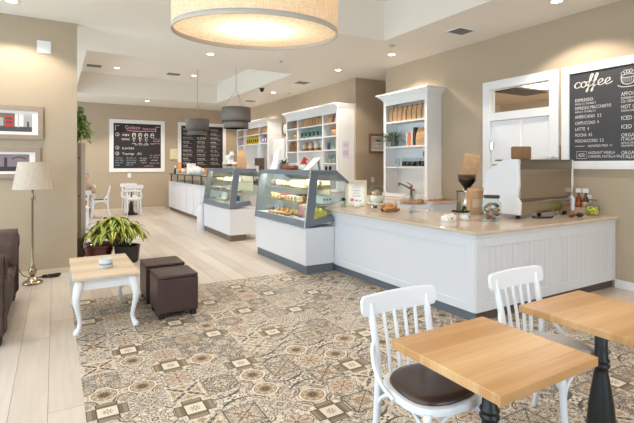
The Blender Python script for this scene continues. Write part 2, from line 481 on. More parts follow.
    is0 = vmax(vmax(near(k11, 0.0), near(k11, 8.0)) * (ev < 0.5), near(k11, 5.0) * (ev > 0.5))
    h = hash2(i, j, 0.37)
    col = t1
    for th, t in ((0.13, t2), (0.25, t3), (0.42, t4), (0.55, t5), (0.73, t6), (0.90, t7)):
        col = vmix(h > th, col, t)
    col = vmix(is0, col, t0)
    # worn print: pale mottling
    col = vmix(nz * 0.08, col, (214, 198, 182))
    grout = (vmin(0.5 - ax, 0.5 - ay) < 0.006)
    col = vmix(grout * 0.5, col, (170, 152, 134))
    nt.links.new(col.k, b.inputs['Base Color']); b.inputs['Roughness'].default_value = 0.42
    b.inputs['Specular IOR Level'].default_value = 0.3
    return m

def leaf_variegated():
    m = bpy.data.materials.new('variegated_leaf'); m.use_nodes = True
    nt = m.node_tree; V.nt = nt; b = nt.nodes['Principled BSDF']
    uv = nt.nodes.new('ShaderNodeUVMap'); sp = nt.nodes.new('ShaderNodeSeparateXYZ'); nt.links.new(uv.outputs[0], sp.inputs[0])
    u, v = V(sp.outputs[0]), V(sp.outputs[1])
    n = noise(uv.outputs[0], 7.0, 2.0)
    d = (u.fract() - 0.5).abs() + (n - 0.5) * 0.35
    c = vmix(d > 0.19, (70, 118, 46), (216, 200, 88))
    c = vmix((d > 0.38), c, (96, 134, 56))
    nt.links.new(c.k, b.inputs['Base Color']); b.inputs['Roughness'].default_value = 0.35
    return m
LEAFV = leaf_variegated()
SKY, PW, DRUMW, EXPO = 5.6, 110.0, 20.0, 0.0
# ================================================================== the room
H = 3.62
RW = 6.135
BW = 16.5
def sbox(name, m, *a, bevel=0.0):
    b = MB()
    for t in a: b.box(*t)
    return struct(b.build(name, m, bevel=bevel))

TX0, TX1, TY0, TY1 = 0.1653, 5.2745, -2.6, 5.7856
sbox('floor', floor_wood(), (-3.45, TX0, -2.75, TY1, -0.1, 0), (TX1, 6.25, -2.75, TY1, -0.1, 0), (-3.45, 6.25, TY1, 16.7, -0.1, 0),
     (6.25, 8.3, 7.4, 8.8, -0.1, 0), (6.25, 9.6, 1.9, 7.25, -0.1, 0))
sbox('tile_floor', floor_tile(), (TX0, TX1, TY0, TY1, -0.1, 0.0))
# flat ceiling with two raised trays
TA = (0.55, 4.73, 1.2, 5.85); TB = (0.50, 4.66, 9.05, 14.55); TZ = 4.25
def ceil_mesh():
    b = MB(); xs0, xs1 = -3.45, 6.25
    for y0, y1, hole in ((-2.75, TA[2], None), (TA[2], TA[3], TA), (TA[3], TB[2], None), (TB[2], TB[3], TB), (TB[3], 16.7, None)):
        if hole is None: b.box(xs0, xs1, y0, y1, H, H + 0.1)
        else:
            b.box(xs0, hole[0], y0, y1, H, H + 0.1); b.box(hole[1], xs1, y0, y1, H, H + 0.1)
    for x0, x1, y0, y1 in (TA, TB):
        b.box(x0 - 0.1, x0, y0 - 0.1, y1 + 0.1, H + 0.1, TZ); b.box(x1, x1 + 0.1, y0 - 0.1, y1 + 0.1, H + 0.1, TZ)
        b.box(x0, x1, y0 - 0.1, y0, H + 0.1, TZ); b.box(x0, x1, y1, y1 + 0.1, H + 0.1, TZ)
        b.box(x0 - 0.1, x1 + 0.1, y0 - 0.1, y1 + 0.1, TZ, TZ + 0.1)
    b.box(6.25, 8.3, 7.4, 8.8, H, H + 0.1)
    return b
struct(ceil_mesh().build('ceiling', CEIL))
# right wall (door opening Y 3.80-4.89), passage, far part
sbox('wall_right', PAINT, (RW, 6.25, -2.6, 3.80, 0, H), (RW, 6.25, 4.89, 7.53, 0, H), (RW, 6.25, 3.80, 4.89, 2.83, H))
sbox('wall_passage', PAINT, (6.25, 8.3, 8.65, 8.8, 0, H), (8.15, 8.3, 7.53, 8.65, 0, H), (6.25, 8.3, 7.38, 7.53, 0, H))
sbox('wall_right_far', PAINT, (RW, 6.25, 8.65, BW, 0, H))
sbox('wall_back', PAINT, (-3.3, 6.25, BW, 16.65, 0, H))
sbox('wall_left', PAINT, (-3.3, 0.283, 7.42, 7.57, 0, H))
FX0, FX1, FZ0, FZ1 = 0.6, 3.4, 0.25, 2.75
sbox('wall_front', PAINT, (-3.3, FX0, -2.75, -2.6, 0, H), (FX1, 6.25, -2.75, -2.6, 0, H), (FX0, FX1, -2.75, -2.6, 0, FZ0), (FX0, FX1, -2.75, -2.6, FZ1, H))
fb = MB().ring([(FX0, FZ0), (FX1, FZ0), (FX1, FZ1), (FX0, FZ1)], [(FX0 + .06, FZ0 + .06), (FX1 - .06, FZ0 + .06), (FX1 - .06, FZ1 - .06), (FX0 + .06, FZ1 - .06)], -2.72, -2.64, 'y')
fb.box(1.97, 2.03, -2.70, -2.66, FZ0 + .06, FZ1 - .06)
fw_ = struct(fb.build('window_9', WHITE))
MB().box(FX0 + .06, FX1 - .06, -2.685, -2.679, FZ0 + .06, FZ1 - .06).build('pane', GLASSM, fw_)
# window wall on the daylight side
WINS = [(-2.2, 0.1), (0.3, 2.6), (2.8, 5.1), (5.3, 7.2), (8.0, 10.4), (10.7, 13.1), (13.4, 15.9)]
WZ0, WZ1 = 0.25, 3.15
def west():
    b = MB(); y = -2.75
    for a, c in WINS:
        b.box(-3.45, -3.3, y, a, 0, H); b.box(-3.45, -3.3, a, c, 0, WZ0); b.box(-3.45, -3.3, a, c, WZ1, H); y = c
    b.box(-3.45, -3.3, y, 16.65, 0, H)
    return b
struct(west().build('wall_west', PAINT))
for n, (a, c) in enumerate(WINS):
    b = MB()
    b.ring([(a, WZ0), (c, WZ0), (c, WZ1), (a, WZ1)], [(a + 0.06, WZ0 + 0.06), (c - 0.06, WZ0 + 0.06), (c - 0.06, WZ1 - 0.06), (a + 0.06, WZ1 - 0.06)], -3.42, -3.34, 'x')
    b.box(-3.40, -3.36, (a + c) / 2 - 0.025, (a + c) / 2 + 0.025, WZ0 + 0.06, WZ1 - 0.06)
    w = struct(b.build('window_%d' % (n + 2), WHITE))
    p = MB().box(-3.385, -3.379, a + 0.06, c - 0.06, WZ0 + 0.06, WZ1 - 0.06).build('pane', GLASSM, w)
# skirting
sbox('baseboard_right', WHITE, (RW - 0.016, RW, -2.6, 2.975, 0, 0.105), bevel=0.004)
sbox('baseboard_left', mat('skirting_cream', (214, 200, 176), 0.5), (-3.3, 0.283, 7.406, 7.42, 0, 0.07), bevel=0.003)
sbox('baseboard_back', mat('skirting_cream', (214, 200, 176), 0.5), (-3.3, 3.4, BW - 0.014, BW, 0, 0.08), bevel=0.003)
# kitchen behind the door
sbox('wall_kitchen', mat('kitchen_paint', (216, 200, 178), 0.8), (9.4, 9.55, 1.9, 7.25, 0, 3.05), (6.25, 9.4, 1.9, 2.0, 0, 3.05), (6.25, 9.4, 7.15, 7.25, 0, 3.05))
kt = MB()
kt.box(6.25, 9.4, 2.0, 7.15, 3.0, 3.06)
struct(kt.build('ceiling.001', mat('kitchen_ceiling', (222, 204, 186), 0.9)))
tag(MB().box(7.0, 8.0, 4.5, 5.15, 2.985, 3.0).build('ceiling_panel_light', emitter('kitchen_panel', (255, 246, 232), 6.0)), 'bright rectangular ceiling light seen through the transom window', 'ceiling light')
tag(MB().box(7.45, 8.4, 5.3, 5.8, 2.98, 3.0).build('ceiling_vent', mat('dark_grille', (86, 84, 86), 0.6)), 'dark square ceiling grille seen through the transom window', 'vent')
# door frame, transom, leaves
df = MB()
for y0, y1, z0, z1 in ((3.70, 3.835, 0, 2.905), (4.855, 4.985, 0, 2.905), (3.835, 4.855, 2.77, 2.905), (3.835, 4.855, 2.265, 2.39)):
    df.box(6.10, RW, y0, y1, z0, z1)
for y0, y1, z0, z1 in ((3.80, 3.835, 0, 2.77), (4.855, 4.89, 0, 2.77), (3.80, 4.89, 2.77, 2.83), (3.835, 4.855, 2.265, 2.39)):
    df.box(RW, 6.25, y0, y1, z0, z1)
struct(df.build('trim_1', WHITE, bevel=0.005))
struct(MB().box(6.16, 6.166, 3.835, 4.855, 2.39, 2.77).build('window_1', GLASSM))
for n, (y0, y1) in enumerate(((4.318, 4.85), (3.84, 4.292))):
    d = struct(MB().box(6.145, 6.185, y0, y1, 0.01, 2.258).build('door_%d' % (n + 1), WHITE, bevel=0.004))
    if n == 0:
        for z in (1.86, 1.05):
            MB().box(6.12, 6.145, 4.80, 4.845, z - 0.06, z + 0.06).cyl((6.128, 4.85, z - 0.06), (6.128, 4.85, z + 0.06), 0.01).build('hinge', CHROME, d)
        MB().cyl((6.145, 4.40, 1.02), (6.10, 4.40, 1.02), 0.012).cyl((6.10, 4.40, 1.02), (6.10, 4.50, 1.02), 0.010).build('door_handle', CHROME, d)

# ------------------------------------------------------------------ ceiling fixtures
LENS = emitter('downlight_lens', (255, 236, 205), 14.0)
def downlight():
    t = thing('downlight', 'x', 'ceiling light', (0, 0, H), 0, 'recessed ceiling lights')
    MB().lathe([(0.062, -0.004), (0.066, -0.008), (0.095, -0.006), (0.098, -0.001), (0.062, -0.001)], 28).build('trim_ring', WHITE, t)
    MB().lathe([(0.0, -0.005), (0.062, -0.005), (0.062, -0.002), (0.0, -0.002)], 24).build('lens', LENS, t)
    return t
DL = [(5.46, 3.33, H, 'recessed ceiling light in front of the coffee menu wall'), (5.44, 6.50, H, 'recessed ceiling light near the shelf cabinet with the hanging fern'),
      (5.32, 8.15, H, 'recessed ceiling light by the passage opening'), (5.37, 11.6, H, 'recessed ceiling light over the wide bookcase in the middle'),
      (5.44, 15.25, H, 'recessed ceiling light at the far end above the gelato counter'), (2.5, 8.18, H, 'recessed ceiling light just before the edge of the far ceiling tray'),
      (2.57, 15.2, H, 'recessed ceiling light over the gelato chalkboard'), (-0.47, 6.8, H, 'recessed ceiling light over the picture wall and floor lamp')]
DL += [(1.49, 13.5, TZ, 'recessed light inside the far ceiling tray, closer to the picture wall'), (3.62, 13.48, TZ, 'recessed light inside the far ceiling tray, closer to the grey pendants')]
dl0 = downlight()
for n, (x, y, z, lab) in enumerate(DL):
    if n == 0: dl0.location = (x, y, z); dl0['label'] = lab
    else: dup(dl0, (x, y, z), label=lab)
def spot(x, y, z, power, size=2.15, col=(1.0, 0.87, 0.73), blend=0.3, rad=0.06):
    l = bpy.data.lights.new('ceiling_beam', 'SPOT'); l.energy = power; l.spot_size = size; l.spot_blend = blend; l.color = col; l.shadow_soft_size = rad
    o = bpy.data.objects.new('ceiling_beam', l); COL.objects.link(o); o.location = (x, y, z - 0.03); return o

def ceiling_vent(name, label, x, y, z, sx, sy):
    t = thing(name, label, 'vent', (x, y, z))
    MB().ring([(-sx, -sy), (sx, -sy), (sx, sy), (-sx, sy)], [(-sx + 0.03, -sy + 0.03), (sx - 0.03, -sy + 0.03), (sx - 0.03, sy - 0.03), (-sx + 0.03, sy - 0.03)], -0.012, 0, 'z').build('vent_frame', WHITE, t)
    MB().box(-sx + 0.03, sx - 0.03, -sy + 0.03, sy - 0.03, -0.003, 0).build('backing', mat('vent_dark', (70, 68, 68), 0.8), t)
    b = MB(); k = 6
    for i in range(k):
        y = -sy + 0.05 + (2 * sy - 0.1) * i / (k - 1)
        b.box(-sx + 0.03, sx - 0.03, y - 0.012, y + 0.006, -0.011, -0.004)
    b.build('slats', mat('vent_slat', (150, 146, 142), 0.6), t)
ceiling_vent('ceiling_vent', 'square slatted ceiling vent above the near shelf cabinet', 5.40, 4.82, H, 0.19, 0.16)
ceiling_vent('ceiling_vent', 'slatted ceiling vent above the wide middle bookcase', 5.34, 9.84, H, 0.2, 0.2)
ceiling_vent('ceiling_vent', 'slatted ceiling vent beside the far grey pendant', 5.43, 13.5, H, 0.2, 0.2)
ceiling_vent('ceiling_vent', 'dark slot vent in the far ceiling tray near the picture wall', 0.92, 13.5, TZ, 0.21, 0.20)
ceiling_vent('ceiling_vent', 'dark slot vent in the middle of the far ceiling tray', 3.03, 13.55, TZ, 0.21, 0.20)
for lab, x, y in (('small round ceiling sensor at the corner of the near ceiling tray', 5.01, 5.98), ('small round ceiling sensor before the far ceiling tray', 3.86, 8.03), ('small round ceiling sensor by the middle bookcase light', 5.77, 11.4)):
    tag(MB().lathe([(0.0, 0.0), (0.05, 0.0), (0.05, -0.015), (0.03, -0.035), (0.0, -0.035)][::-1], 16).build('ceiling_sensor', mat('sensor_grey', (196, 190, 184), 0.5), loc=(x, y, H)), lab, 'sensor')
t = thing('security_camera', 'small black dome camera on the ceiling beside the tray edge', 'camera', (4.80, 11.1, H))
MB().lathe([(0.0, -0.05), (0.05, -0.05), (0.07, -0.02), (0.07, 0.0), (0, 0)], 18).build('base', BLACK, t)
MB().sphere((0, 0, -0.05), 0.055).build('dome', mat('dome_black', (12, 12, 14), 0.1), t)

# ------------------------------------------------------------------ wall plates and pictures on the left wall
W = 7.42
tag(MB().box(-0.215, -0.045, W - 0.012, W, 3.135, 3.31).build('wall_speaker', WHITE, bevel=0.003), 'square white wall speaker high above the framed pictures', 'speaker')
def framed(name, label, x0, x1, z0, z1, y, fw, mw, fm=TAUPE, group=None, mh=None):
    mh = mh or mw
    t = thing(name, label, 'picture', ((x0 + x1) / 2, y, (z0 + z1) / 2), group=group, rot=(PI / 2, 0, 0))
    w, h = (x1 - x0) / 2, (z1 - z0) / 2
    R = lambda d: [(-w + d, -h + d), (w - d, -h + d), (w - d, h - d), (-w + d, h - d)]
    MB().ring(R(0), R(fw), 0.001, 0.035, 'z').build('frame', fm, t, bevel=0.004)
    MB().ring(R(fw), [(-w + fw + mw, -h + fw + mh), (w - fw - mw, -h + fw + mh), (w - fw - mw, h - fw - mh), (-w + fw + mw, h - fw - mh)], 0.004, 0.014, 'z').build('mount', MATB, t)
    return t, w - fw - mw, h - fw - mh
t, w, h = framed('framed_picture', 'taupe framed photo with a red bus, hung above the other picture', -0.93, -0.138, 1.905, 2.37, W, 0.065, 0.07, group='framed pictures on the left wall', mh=0.042)
pr = MB().box(-w, w, -h, h, 0.002, 0.008)
pr.box(-w, w, -h, -h * 0.45, 0.008, 0.0085, 1); pr.box(-w, w - 0.20, -h * 0.45, h, 0.008, 0.0085, 5)
pr.box(w - 0.20, w - 0.10, -h * .45, h, 0.008, 0.0085, 2); pr.box(w - 0.165, w - 0.155, -h * .6, h, 0.0085, 0.009, 4); pr.box(w - 0.10, w, -h * .45, h * .8, 0.008, 0.0085, 4)
pr.box(w - 0.06, w - 0.035, -h * .7, h * .15, 0.0085, 0.009, 1); pr.box(w - 0.31, w - 0.225, -h * .5, h * .72, 0.0085, 0.009, 3)
pr.box(w - 0.305, w - 0.23, h * .30, h * .50, 0.009, 0.0094, 1); pr.box(w - 0.305, w - 0.23, -h * .12, h * .12, 0.009, 0.0094, 1); pr.box(w - 0.30, w - 0.235, -h * .62, -h * .48, 0.009, 0.0094, 1)
pr.box(-w, w - 0.33, -h * .4, h * .5, 0.0085, 0.009, 4)
pr.build('print', [mat('photo_grey', (196, 192, 190), 0.5), mat('photo_dark', (78, 74, 76), 0.5), mat('photo_light', (226, 222, 220), 0.5), mat('photo_red', (196, 50, 40), 0.5), mat('photo_mid', (170, 166, 166), 0.5), mat('photo_brown', (112, 98, 86), 0.5)], t)
t, w, h = framed('framed_picture', 'taupe framed dim street photo hanging behind the lampshade', -0.96, -0.17, 1.365, 1.80, W, 0.065, 0.07, group='framed pictures on the left wall', mh=0.036)
pr = MB().box(-w, w, -h, h, 0.002, 0.008); pr.box(-w, w, -h, -h * .45, 0.008, 0.0085, 1)
pr.box(w - 0.29, w - 0.255, -h * .5, h * .6, 0.008, 0.0086, 1)
pr.tube([(w - 0.2 + 0.02 * i, 0.05 + 0.03 * math.sin(i * PI / 8), 0.009) for i in range(9)], 0.006, 6, 1)
pr.build('print', [mat('photo_dusk', (140, 122, 130), 0.5), mat('photo_ink', (60, 50, 56), 0.5)], t)
# small picture in the passage, switch, outlets
t, w, h = framed('framed_picture', 'brown framed photo of a white house on the passage wall', 6.517, 7.06, 1.84, 2.31, 8.65, 0.05, 0.04, mat('picture_brown', (126, 92, 70), 0.5))
pr = MB().box(-w, w, -h, h, 0.002, 0.008); pr.box(-w * .5, w * .6, -h * .5, h * .3, 0.008, 0.009, 1); pr.prism([(-w * .6, h * .3), (w * .7, h * .3), (w * .05, h * .75)], 0.008, 0.009, 'z', 2)
for i in range(4): pr.box(-w * .4 + i * w * .25, -w * .3 + i * w * .25, -h * .3, h * .1, 0.009, 0.0095, 2)
pr.build('print', [mat('photo_pale', (206, 196, 190), 0.5), mat('photo_house', (236, 234, 230), 0.5), mat('photo_roof', (84, 78, 82), 0.5)], t)
def plate(name, label, loc, rot, m, w=0.08, h=0.12, knob=True):
    t = thing(name, label, name.split('_')[-1], loc, rot=rot)
    MB().box(-w / 2, w / 2, -h / 2, h / 2, 0, 0.008).build('plate', m, t, bevel=0.002)
    if knob: MB().box(-0.015, 0.015, -0.03, 0.03, 0.008, 0.012).build('rocker', m, t)
plate('light_switch', 'white light switch on the passage wall under the small picture', (6.64, 8.65, 1.20), (PI / 2, 0, 0), WHITE)
plate('wall_outlet', 'white wall outlet below the gelato chalkboard', (2.21, BW, 1.20), (PI / 2, 0, 0), WHITE, 0.11, 0.15)
plate('wall_outlet', 'small white outlet on the wall behind the syrup bottles', (RW, 3.30, 1.10), (PI / 2, 0, -PI / 2), WHITE, 0.07, 0.11)
tag(MB().box(3.56, 3.83, BW - 0.05, BW, 1.76, 2.14).box(3.69, 3.70, BW - 0.06, BW - 0.05, 1.90, 1.98).build('fuse_box', mat('cream_plate', (224, 212, 176), 0.5), bevel=0.004), 'cream square box on the back wall between the two menu boards', 'fuse box')
# wall clock
t = thing('wall_clock', 'round dark rimmed clock between the two tall bookcases', 'clock', (RW, 12.36, 2.66), rot=(PI / 2, 0, -PI / 2))
MB().lathe([(0.0, 0.0), (0.20, 0.0), (0.20, 0.03), (0.17, 0.04), (0.16, 0.02), (0, 0.02)][::-1], 32).build('rim', mat('clock_rim', (74, 56, 46), 0.5), t)
dial = MB().lathe([(0.0, 0.022), (0.158, 0.022), (0.158, 0.02), (0, 0.02)], 32).build('dial', MATB, t)
MB().box(-0.006, 0.006, 0, 0.12, 0.024, 0.028).build('hand', BLACK, dial)
MB().box(0, 0.08, -0.006, 0.006, 0.024, 0.028).build('hand', BLACK, dial)
# ================================================================== cafe chairs and tables
def make_chair(name, label, seat_kind, loc, rz, group=None):
    t = thing(name, label, 'chair', loc, rz, group)
    def outline(sx, sy, k=28, sq=2.6):
        o = []
        for i in range(k):
            a = 2 * PI * i / k; c, s = math.cos(a), math.sin(a)
            x = sx * math.copysign(abs(c) ** (2 / sq), c); y = sy * math.copysign(abs(s) ** (2 / sq), s)
            x *= 1.0 - 0.10 * (y / sy)
            o.append((x, y))
        return o
    ro = outline(0.218, 0.215); ri = outline(0.185, 0.182)
    MB().ring(ro, ri, 0.466, 0.502, 'z').build('seat_frame', CHAIRW, t, bevel=0.008)
    pad = MB(); n = len(ri); prev = None; vs = []; fs = []
    for k, (sc, z) in enumerate(((1.0, 0.48), (1.02, 0.505), (0.97, 0.519), (0.80, 0.525), (0.45, 0.526))):
        vs += [(x * sc, y * sc, z) for x, y in ri]
    for k in range(4):
        for i in range(n):
            j = (i + 1) % n; fs.append((k * n + i, k * n + j, (k + 1) * n + j, (k + 1) * n + i))
    vs.append((0, 0, 0.525)); c = len(vs) - 1
    for i in range(n): fs.append((4 * n + i, 4 * n + (i + 1) % n, c))
    fs.append(tuple(range(n))[::-1])
    pad.add(vs, fs, 0, True); pad.build('seat', PADB if seat_kind == 'brown' else PADL, t)
    # rear posts run from the floor to the top rail
    tops = []
    for s in (-1, 1):
        pts = catmull([(s * 0.195, 0.245, 0), (s * 0.182, 0.198, 0.22), (s * 0.178, 0.178, 0.48), (s * 0.180, 0.192, 0.65), (s * 0.184, 0.225, 0.80), (s * 0.185, 0.237, 0.85)], 5)
        MB().tube(pts, [0.013 + 0.006 * min(1, i / 8) for i in range(len(pts))], 10).build('leg', CHAIRW, t)
        f = catmull([(s * 0.172, -0.165, 0.48), (s * 0.178, -0.178, 0.28), (s * 0.190, -0.205, 0.0)], 5)
        MB().tube(f, [0.020 - 0.006 * i / len(f) for i in range(len(f))], 10).build('leg', CHAIRW, t)
        # bentwood bracket from post to seat
        br = catmull([(s * 0.192, 0.196, 0.67), (s * 0.212, 0.180, 0.64), (s * 0.228, 0.140, 0.57), (s * 0.228, 0.07, 0.505), (s * 0.222, 0.0, 0.478)], 5)
        MB().tube(br, 0.0105, 8).build('bracket', CHAIRW, t)
    # curved top rail
    k = 41; vs = []; fs = []
    for i in range(k):
        u = -1 + 2 * i / (k - 1); x = u * 0.246; y = 0.232 + 0.016 * (1 - u * u) - 0.010
        e = max(0.0, abs(u) - 0.80) / 0.20
        e = max(0.0, abs(u) - 0.90) / 0.10; zl = 0.790 + 0.026 * e ** 2.5; zh = 0.897 - 0.006 * u * u - 0.026 * e ** 2.5
        vs += [(x, y - 0.011, zl), (x, y + 0.011, zl), (x, y + 0.019, zh), (x, y - 0.003, zh)]
    for i in range(k - 1):
        for j in range(4):
            j2 = (j + 1) % 4; fs.append((i * 4 + j, i * 4 + j2, i * 4 + 4 + j2, i * 4 + 4 + j))
    fs += [(0, 3, 2, 1), tuple((k - 1) * 4 + j for j in range(4))]
    MB().add(vs, fs).build('top_rail', CHAIRW, t, bevel=0.006)
    for i in range(4):
        u = -0.6 + 0.4 * i; x0 = u * 0.15; x1 = u * 0.175
        y1 = 0.232 + 0.016 * (1 - (x1 / 0.238) ** 2) - 0.010
        p = catmull([(x0, 0.188, 0.485), ((x0 + x1) / 2, 0.203, 0.65), (x1, y1 - 0.002, 0.80)], 5)
        MB().tube(p, [0.0125] * len(p), 8, flat=0.6).build('spindle', CHAIRW, t)
    # bentwood arches below the seat
    def arch(a, b, za, top, n=14):
        a = Vector(a); b = Vector(b); o = []
        for i in range(n + 1):
            q = i / n; x = a.lerp(b, 0.5 - 0.5 * math.cos(PI * q)); z = za + (top - za) * math.sin(PI * q) ** 0.55
            o.append((x.x, x.y, z))
        return o
    F = [(-0.178, -0.180), (0.178, -0.180)]; B = [(-0.180, 0.190), (0.180, 0.190)]
    for a, b in ((F[0], F[1]), (B[0], F[0]), (B[1], F[1]), (B[0], B[1])):
        MB().tube(arch((a[0], a[1], 0), (b[0], b[1], 0), 0.24, 0.462), 0.0095, 8).build('arch', CHAIRW, t)
    return t
chair_a = make_chair('cafe_chair', 'white bentwood chair with dark brown leather pad at the front table', 'brown', (1.557, 1.575, 0), -0.02)
chair_b = make_chair('cafe_chair', 'white bentwood chair with pale seat between the two wooden tables and the counter', 'pale', (2.455, 1.525, 0), 0.0)
chair_b.scale = (1.03, 1.0, 1.015)

def make_table(label, x, y, s=0.308, sy=0.289, tm=None):
    t = thing('cafe_table', label, 'table', (x, y, 0))
    MB().box(-s, s, -sy, sy, 0.722, 0.76).build('tabletop', tm or TABLEW, t, bevel=0.003)
    MB().lathe([(0.0, 0.0), (0.21, 0.0), (0.215, 0.012), (0.19, 0.03), (0.12, 0.05), (0.085, 0.075), (0.085, 0.10)], 32).build('base', IRON, t)
    MB().lathe([(0.080, 0.09), (0.070, 0.13), (0.068, 0.18), (0.062, 0.25), (0.050, 0.33), (0.041, 0.39), (0.034, 0.43), (0.033, 0.455), (0.042, 0.460), (0.043, 0.470), (0.034, 0.477), (0.034, 0.484), (0.041, 0.490), (0.042, 0.500), (0.033, 0.507), (0.031, 0.56), (0.031, 0.70), (0.0, 0.70)], 28).build('column', IRON, t)
    p = MB()
    p.box(-0.16, 0.16, -0.025, 0.025, 0.70, 0.722); p.box(-0.025, 0.025, -0.16, 0.16, 0.7005, 0.7215)
    p.build('top_plate', IRON, t)
    return t
make_table('square oak table in front, with the brown padded chair pushed under it', 1.622, 1.288)
t2 = make_table('square oak table at the edge of the photo, standing beyond the front one', 2.558, 1.31, 0.30)

# far seating near the gelato board
def small_table(label, x, y):
    t = make_table(label, x, y, 0.24, 0.24, CHAIRW); return t
small_table('far table between two white chairs under the gelato board', 2.07, 15.05)
def far_chair(src, label, x, y, rz):
    return dup(src, (x, y, 0), rz, label, scale=1.06)
far_chair(chair_b, 'white chair below the gelato board, back turned to the room', 2.07, 14.68, PI + 0.02)
far_chair(chair_b, 'white chair on the wall side of the far table below the gelato board', 2.11, 15.62, 0.04)
far_chair(chair_a, 'far white chair seen side on with a dark seat', 1.16, 14.5, -PI / 2 - 0.1)
far_chair(chair_b, 'white chair half hidden by the tall cabinet edge', 0.50, 12.2, PI)
small_table('far table hidden behind the tall cabinet, before the seated person', 0.55, 14.35)

# ================================================================== lounge corner
t = thing('coffee_table', 'low coffee table with bleached oak top and white cabriole legs', 'coffee table', (0.425, 5.12, 0))
hx, hy = 0.288, 0.53
MB().box(-hx, hx, -hy, hy, 0.49, 0.52).build('tabletop', COFFEEW, t, bevel=0.006)
MB().ring([(-hx + .05, -hy + .05), (hx - .05, -hy + .05), (hx - .05, hy - .05), (-hx + .05, hy - .05)], [(-hx + .07, -hy + .07), (hx - .07, -hy + .07), (hx - .07, hy - .07), (-hx + .07, hy - .07)], 0.395, 0.489, 'z').build('apron', CHAIRW, t)
for sx in (-1, 1):
    for sy in (-1, 1):
        d = 0.7071
        path = [(0.0, 0.489, .038), (0.008, 0.42, .041), (0.030, 0.35, .038), (0.030, 0.28, .030), (0.008, 0.19, .023), (-0.010, 0.11, .019), (0.002, 0.05, .020), (0.026, 0.022, .030), (0.030, 0.0, .026)]
        pts = [(sx * (hx - .055 + o * d), sy * (hy - .055 + o * d), z) for o, z, r in path]
        fine = catmull(pts, 3); rs = []
        for i in range(len(path) - 1):
            for j in range(3): rs.append(path[i][2] + (path[i + 1][2] - path[i][2]) * j / 3)
        rs.append(path[-1][2])
        MB().tube(fine, rs, 12).build('leg', CHAIRW, t)
t = thing('candle_tin', 'small pale grey candle tin on the coffee table', 'candle', (0.445, 4.97, 0.52))
MB().lathe([(0, 0), (0.058, 0), (0.062, 0.01), (0.062, 0.085), (0.056, 0.09), (0.056, 0.07), (0, 0.07)], 24).build('tin', mat('pale_tin', (206, 212, 216), 0.4, var=0.06), t)
MB().lathe([(0.0625, 0.028), (0.0632, 0.03), (0.0632, 0.045), (0.0625, 0.047)], 24).build('band', mat('tin_band', (150, 160, 170), 0.5), t)

def ottoman(label, x0, x1, y0, y1):
    t = thing('ottoman', label, 'ottoman', ((x0 + x1) / 2, (y0 + y1) / 2, 0), group='brown leather cube ottomans')
    a, b = (x1 - x0) / 2, (y1 - y0) / 2
    MB().box(-a, a, -b, b, 0.055, 0.398).build('body', LEATH, t, bevel=0.010)
    MB().box(-a, a, -b, b, 0.400, 0.432).build('top_pad', LEATH, t, bevel=0.012, seg=3)
    for sx in (-1, 1):
        for sy in (-1, 1):
            MB().box(sx * (a - .045) - .03, sx * (a - .045) + .03, sy * (b - .045) - .03, sy * (b - .045) + .03, 0, 0.055).build('leg', BLACK, t)
ottoman('brown leather cube ottoman nearer the tiled floor, in front of the other one', 0.885, 1.29, 4.64, 5.08)
ottoman('brown leather cube ottoman partly hidden behind the first one', 0.872, 1.30, 5.23, 5.65)

# chesterfield sofa facing the coffee table
t = thing('sofa', 'dark brown velvet chesterfield sofa cut off by the edge of the photo', 'sofa', (-0.8, 5.42, 0))
def arm_poly():
    return None
def scroll_arm(y0, y1, x0, x1):
    """padded arm with rolled top, running along x"""
    c = (y0 + y1) / 2; w = (y1 - y0) / 2
    o = [(c - w * .8, 0.09), (c + w * .8, 0.09), (c + w * .8, 0.60)]
    for i in range(13):
        a = -0.5 + (PI + 1.0) * i / 12
        o.append((c + w * 1.08 * math.cos(a), 0.685 + 0.10 * math.sin(a)))
    o.append((c - w * .8, 0.60))
    return MB().prism(o, x0, x1, 'x')
for y0, y1 in ((-0.84, -0.62), (0.62, 0.84)):
    scroll_arm(y0, y1, -0.45, 0.43).build('arm', VELV, t, bevel=0.02)
    pf = MB()
    c = (y0 + y1) / 2
    pf.lathe([(0.0, 0), (0.085, 0), (0.085, 0.014), (0.05, 0.022), (0, 0.022)], 20, (0.43, c, 0.685), axis='x')
    pf.prism(rrect(c - .075, c + .075, 0.12, 0.60, 0.02), 0.43, 0.442, 'x')
    pf.build('arm_front', VELV, t, bevel=0.004)
MB().box(-0.62, -0.36, -0.84, 0.84, 0.10, 0.74).build('backrest', VELV, t, bevel=0.06, seg=3)
MB().box(-0.40, 0.41, -0.635, 0.635, 0.09, 0.30).build('seat_base', VELV, t, bevel=0.015)
for y0, y1 in ((-0.63, 0.0), (0.005, 0.63)):
    MB().box(-0.36, 0.43, y0, y1, 0.305, 0.455).build('seat_cushion', VELV, t, bevel=0.04, seg=3)
for x in (-0.55, 0.38):
    for y in (-0.75, 0.75):
        MB().lathe([(0, 0), (0.022, 0), (0.035, 0.04), (0.035, 0.095), (0, 0.095)], 14, (x, y, 0)).build('leg', BLACK, t)
cu = MB(); vs = []; n = 12
for i in range(n + 1):
    for j in range(n + 1):
        u, v = -1 + 2 * i / n, -1 + 2 * j / n
        th = 0.085 * (1 - u ** 4) ** .5 * (1 - v ** 4) ** .5
        k = 0.22 * (1 - 0.06 * (1 - abs(u)) * 1) ; vs.append((u * 0.22, th, v * 0.20))
m = len(vs); vs += [(x, -y, z) for x, y, z in vs]
fs = []
for i in range(n):
    for j in range(n):
        a = i * (n + 1) + j; q = (a, a + 1, a + n + 2, a + n + 1); fs.append(q); fs.append(tuple(m + x for x in q[::-1]))
cu.add(vs, fs, 0, True)
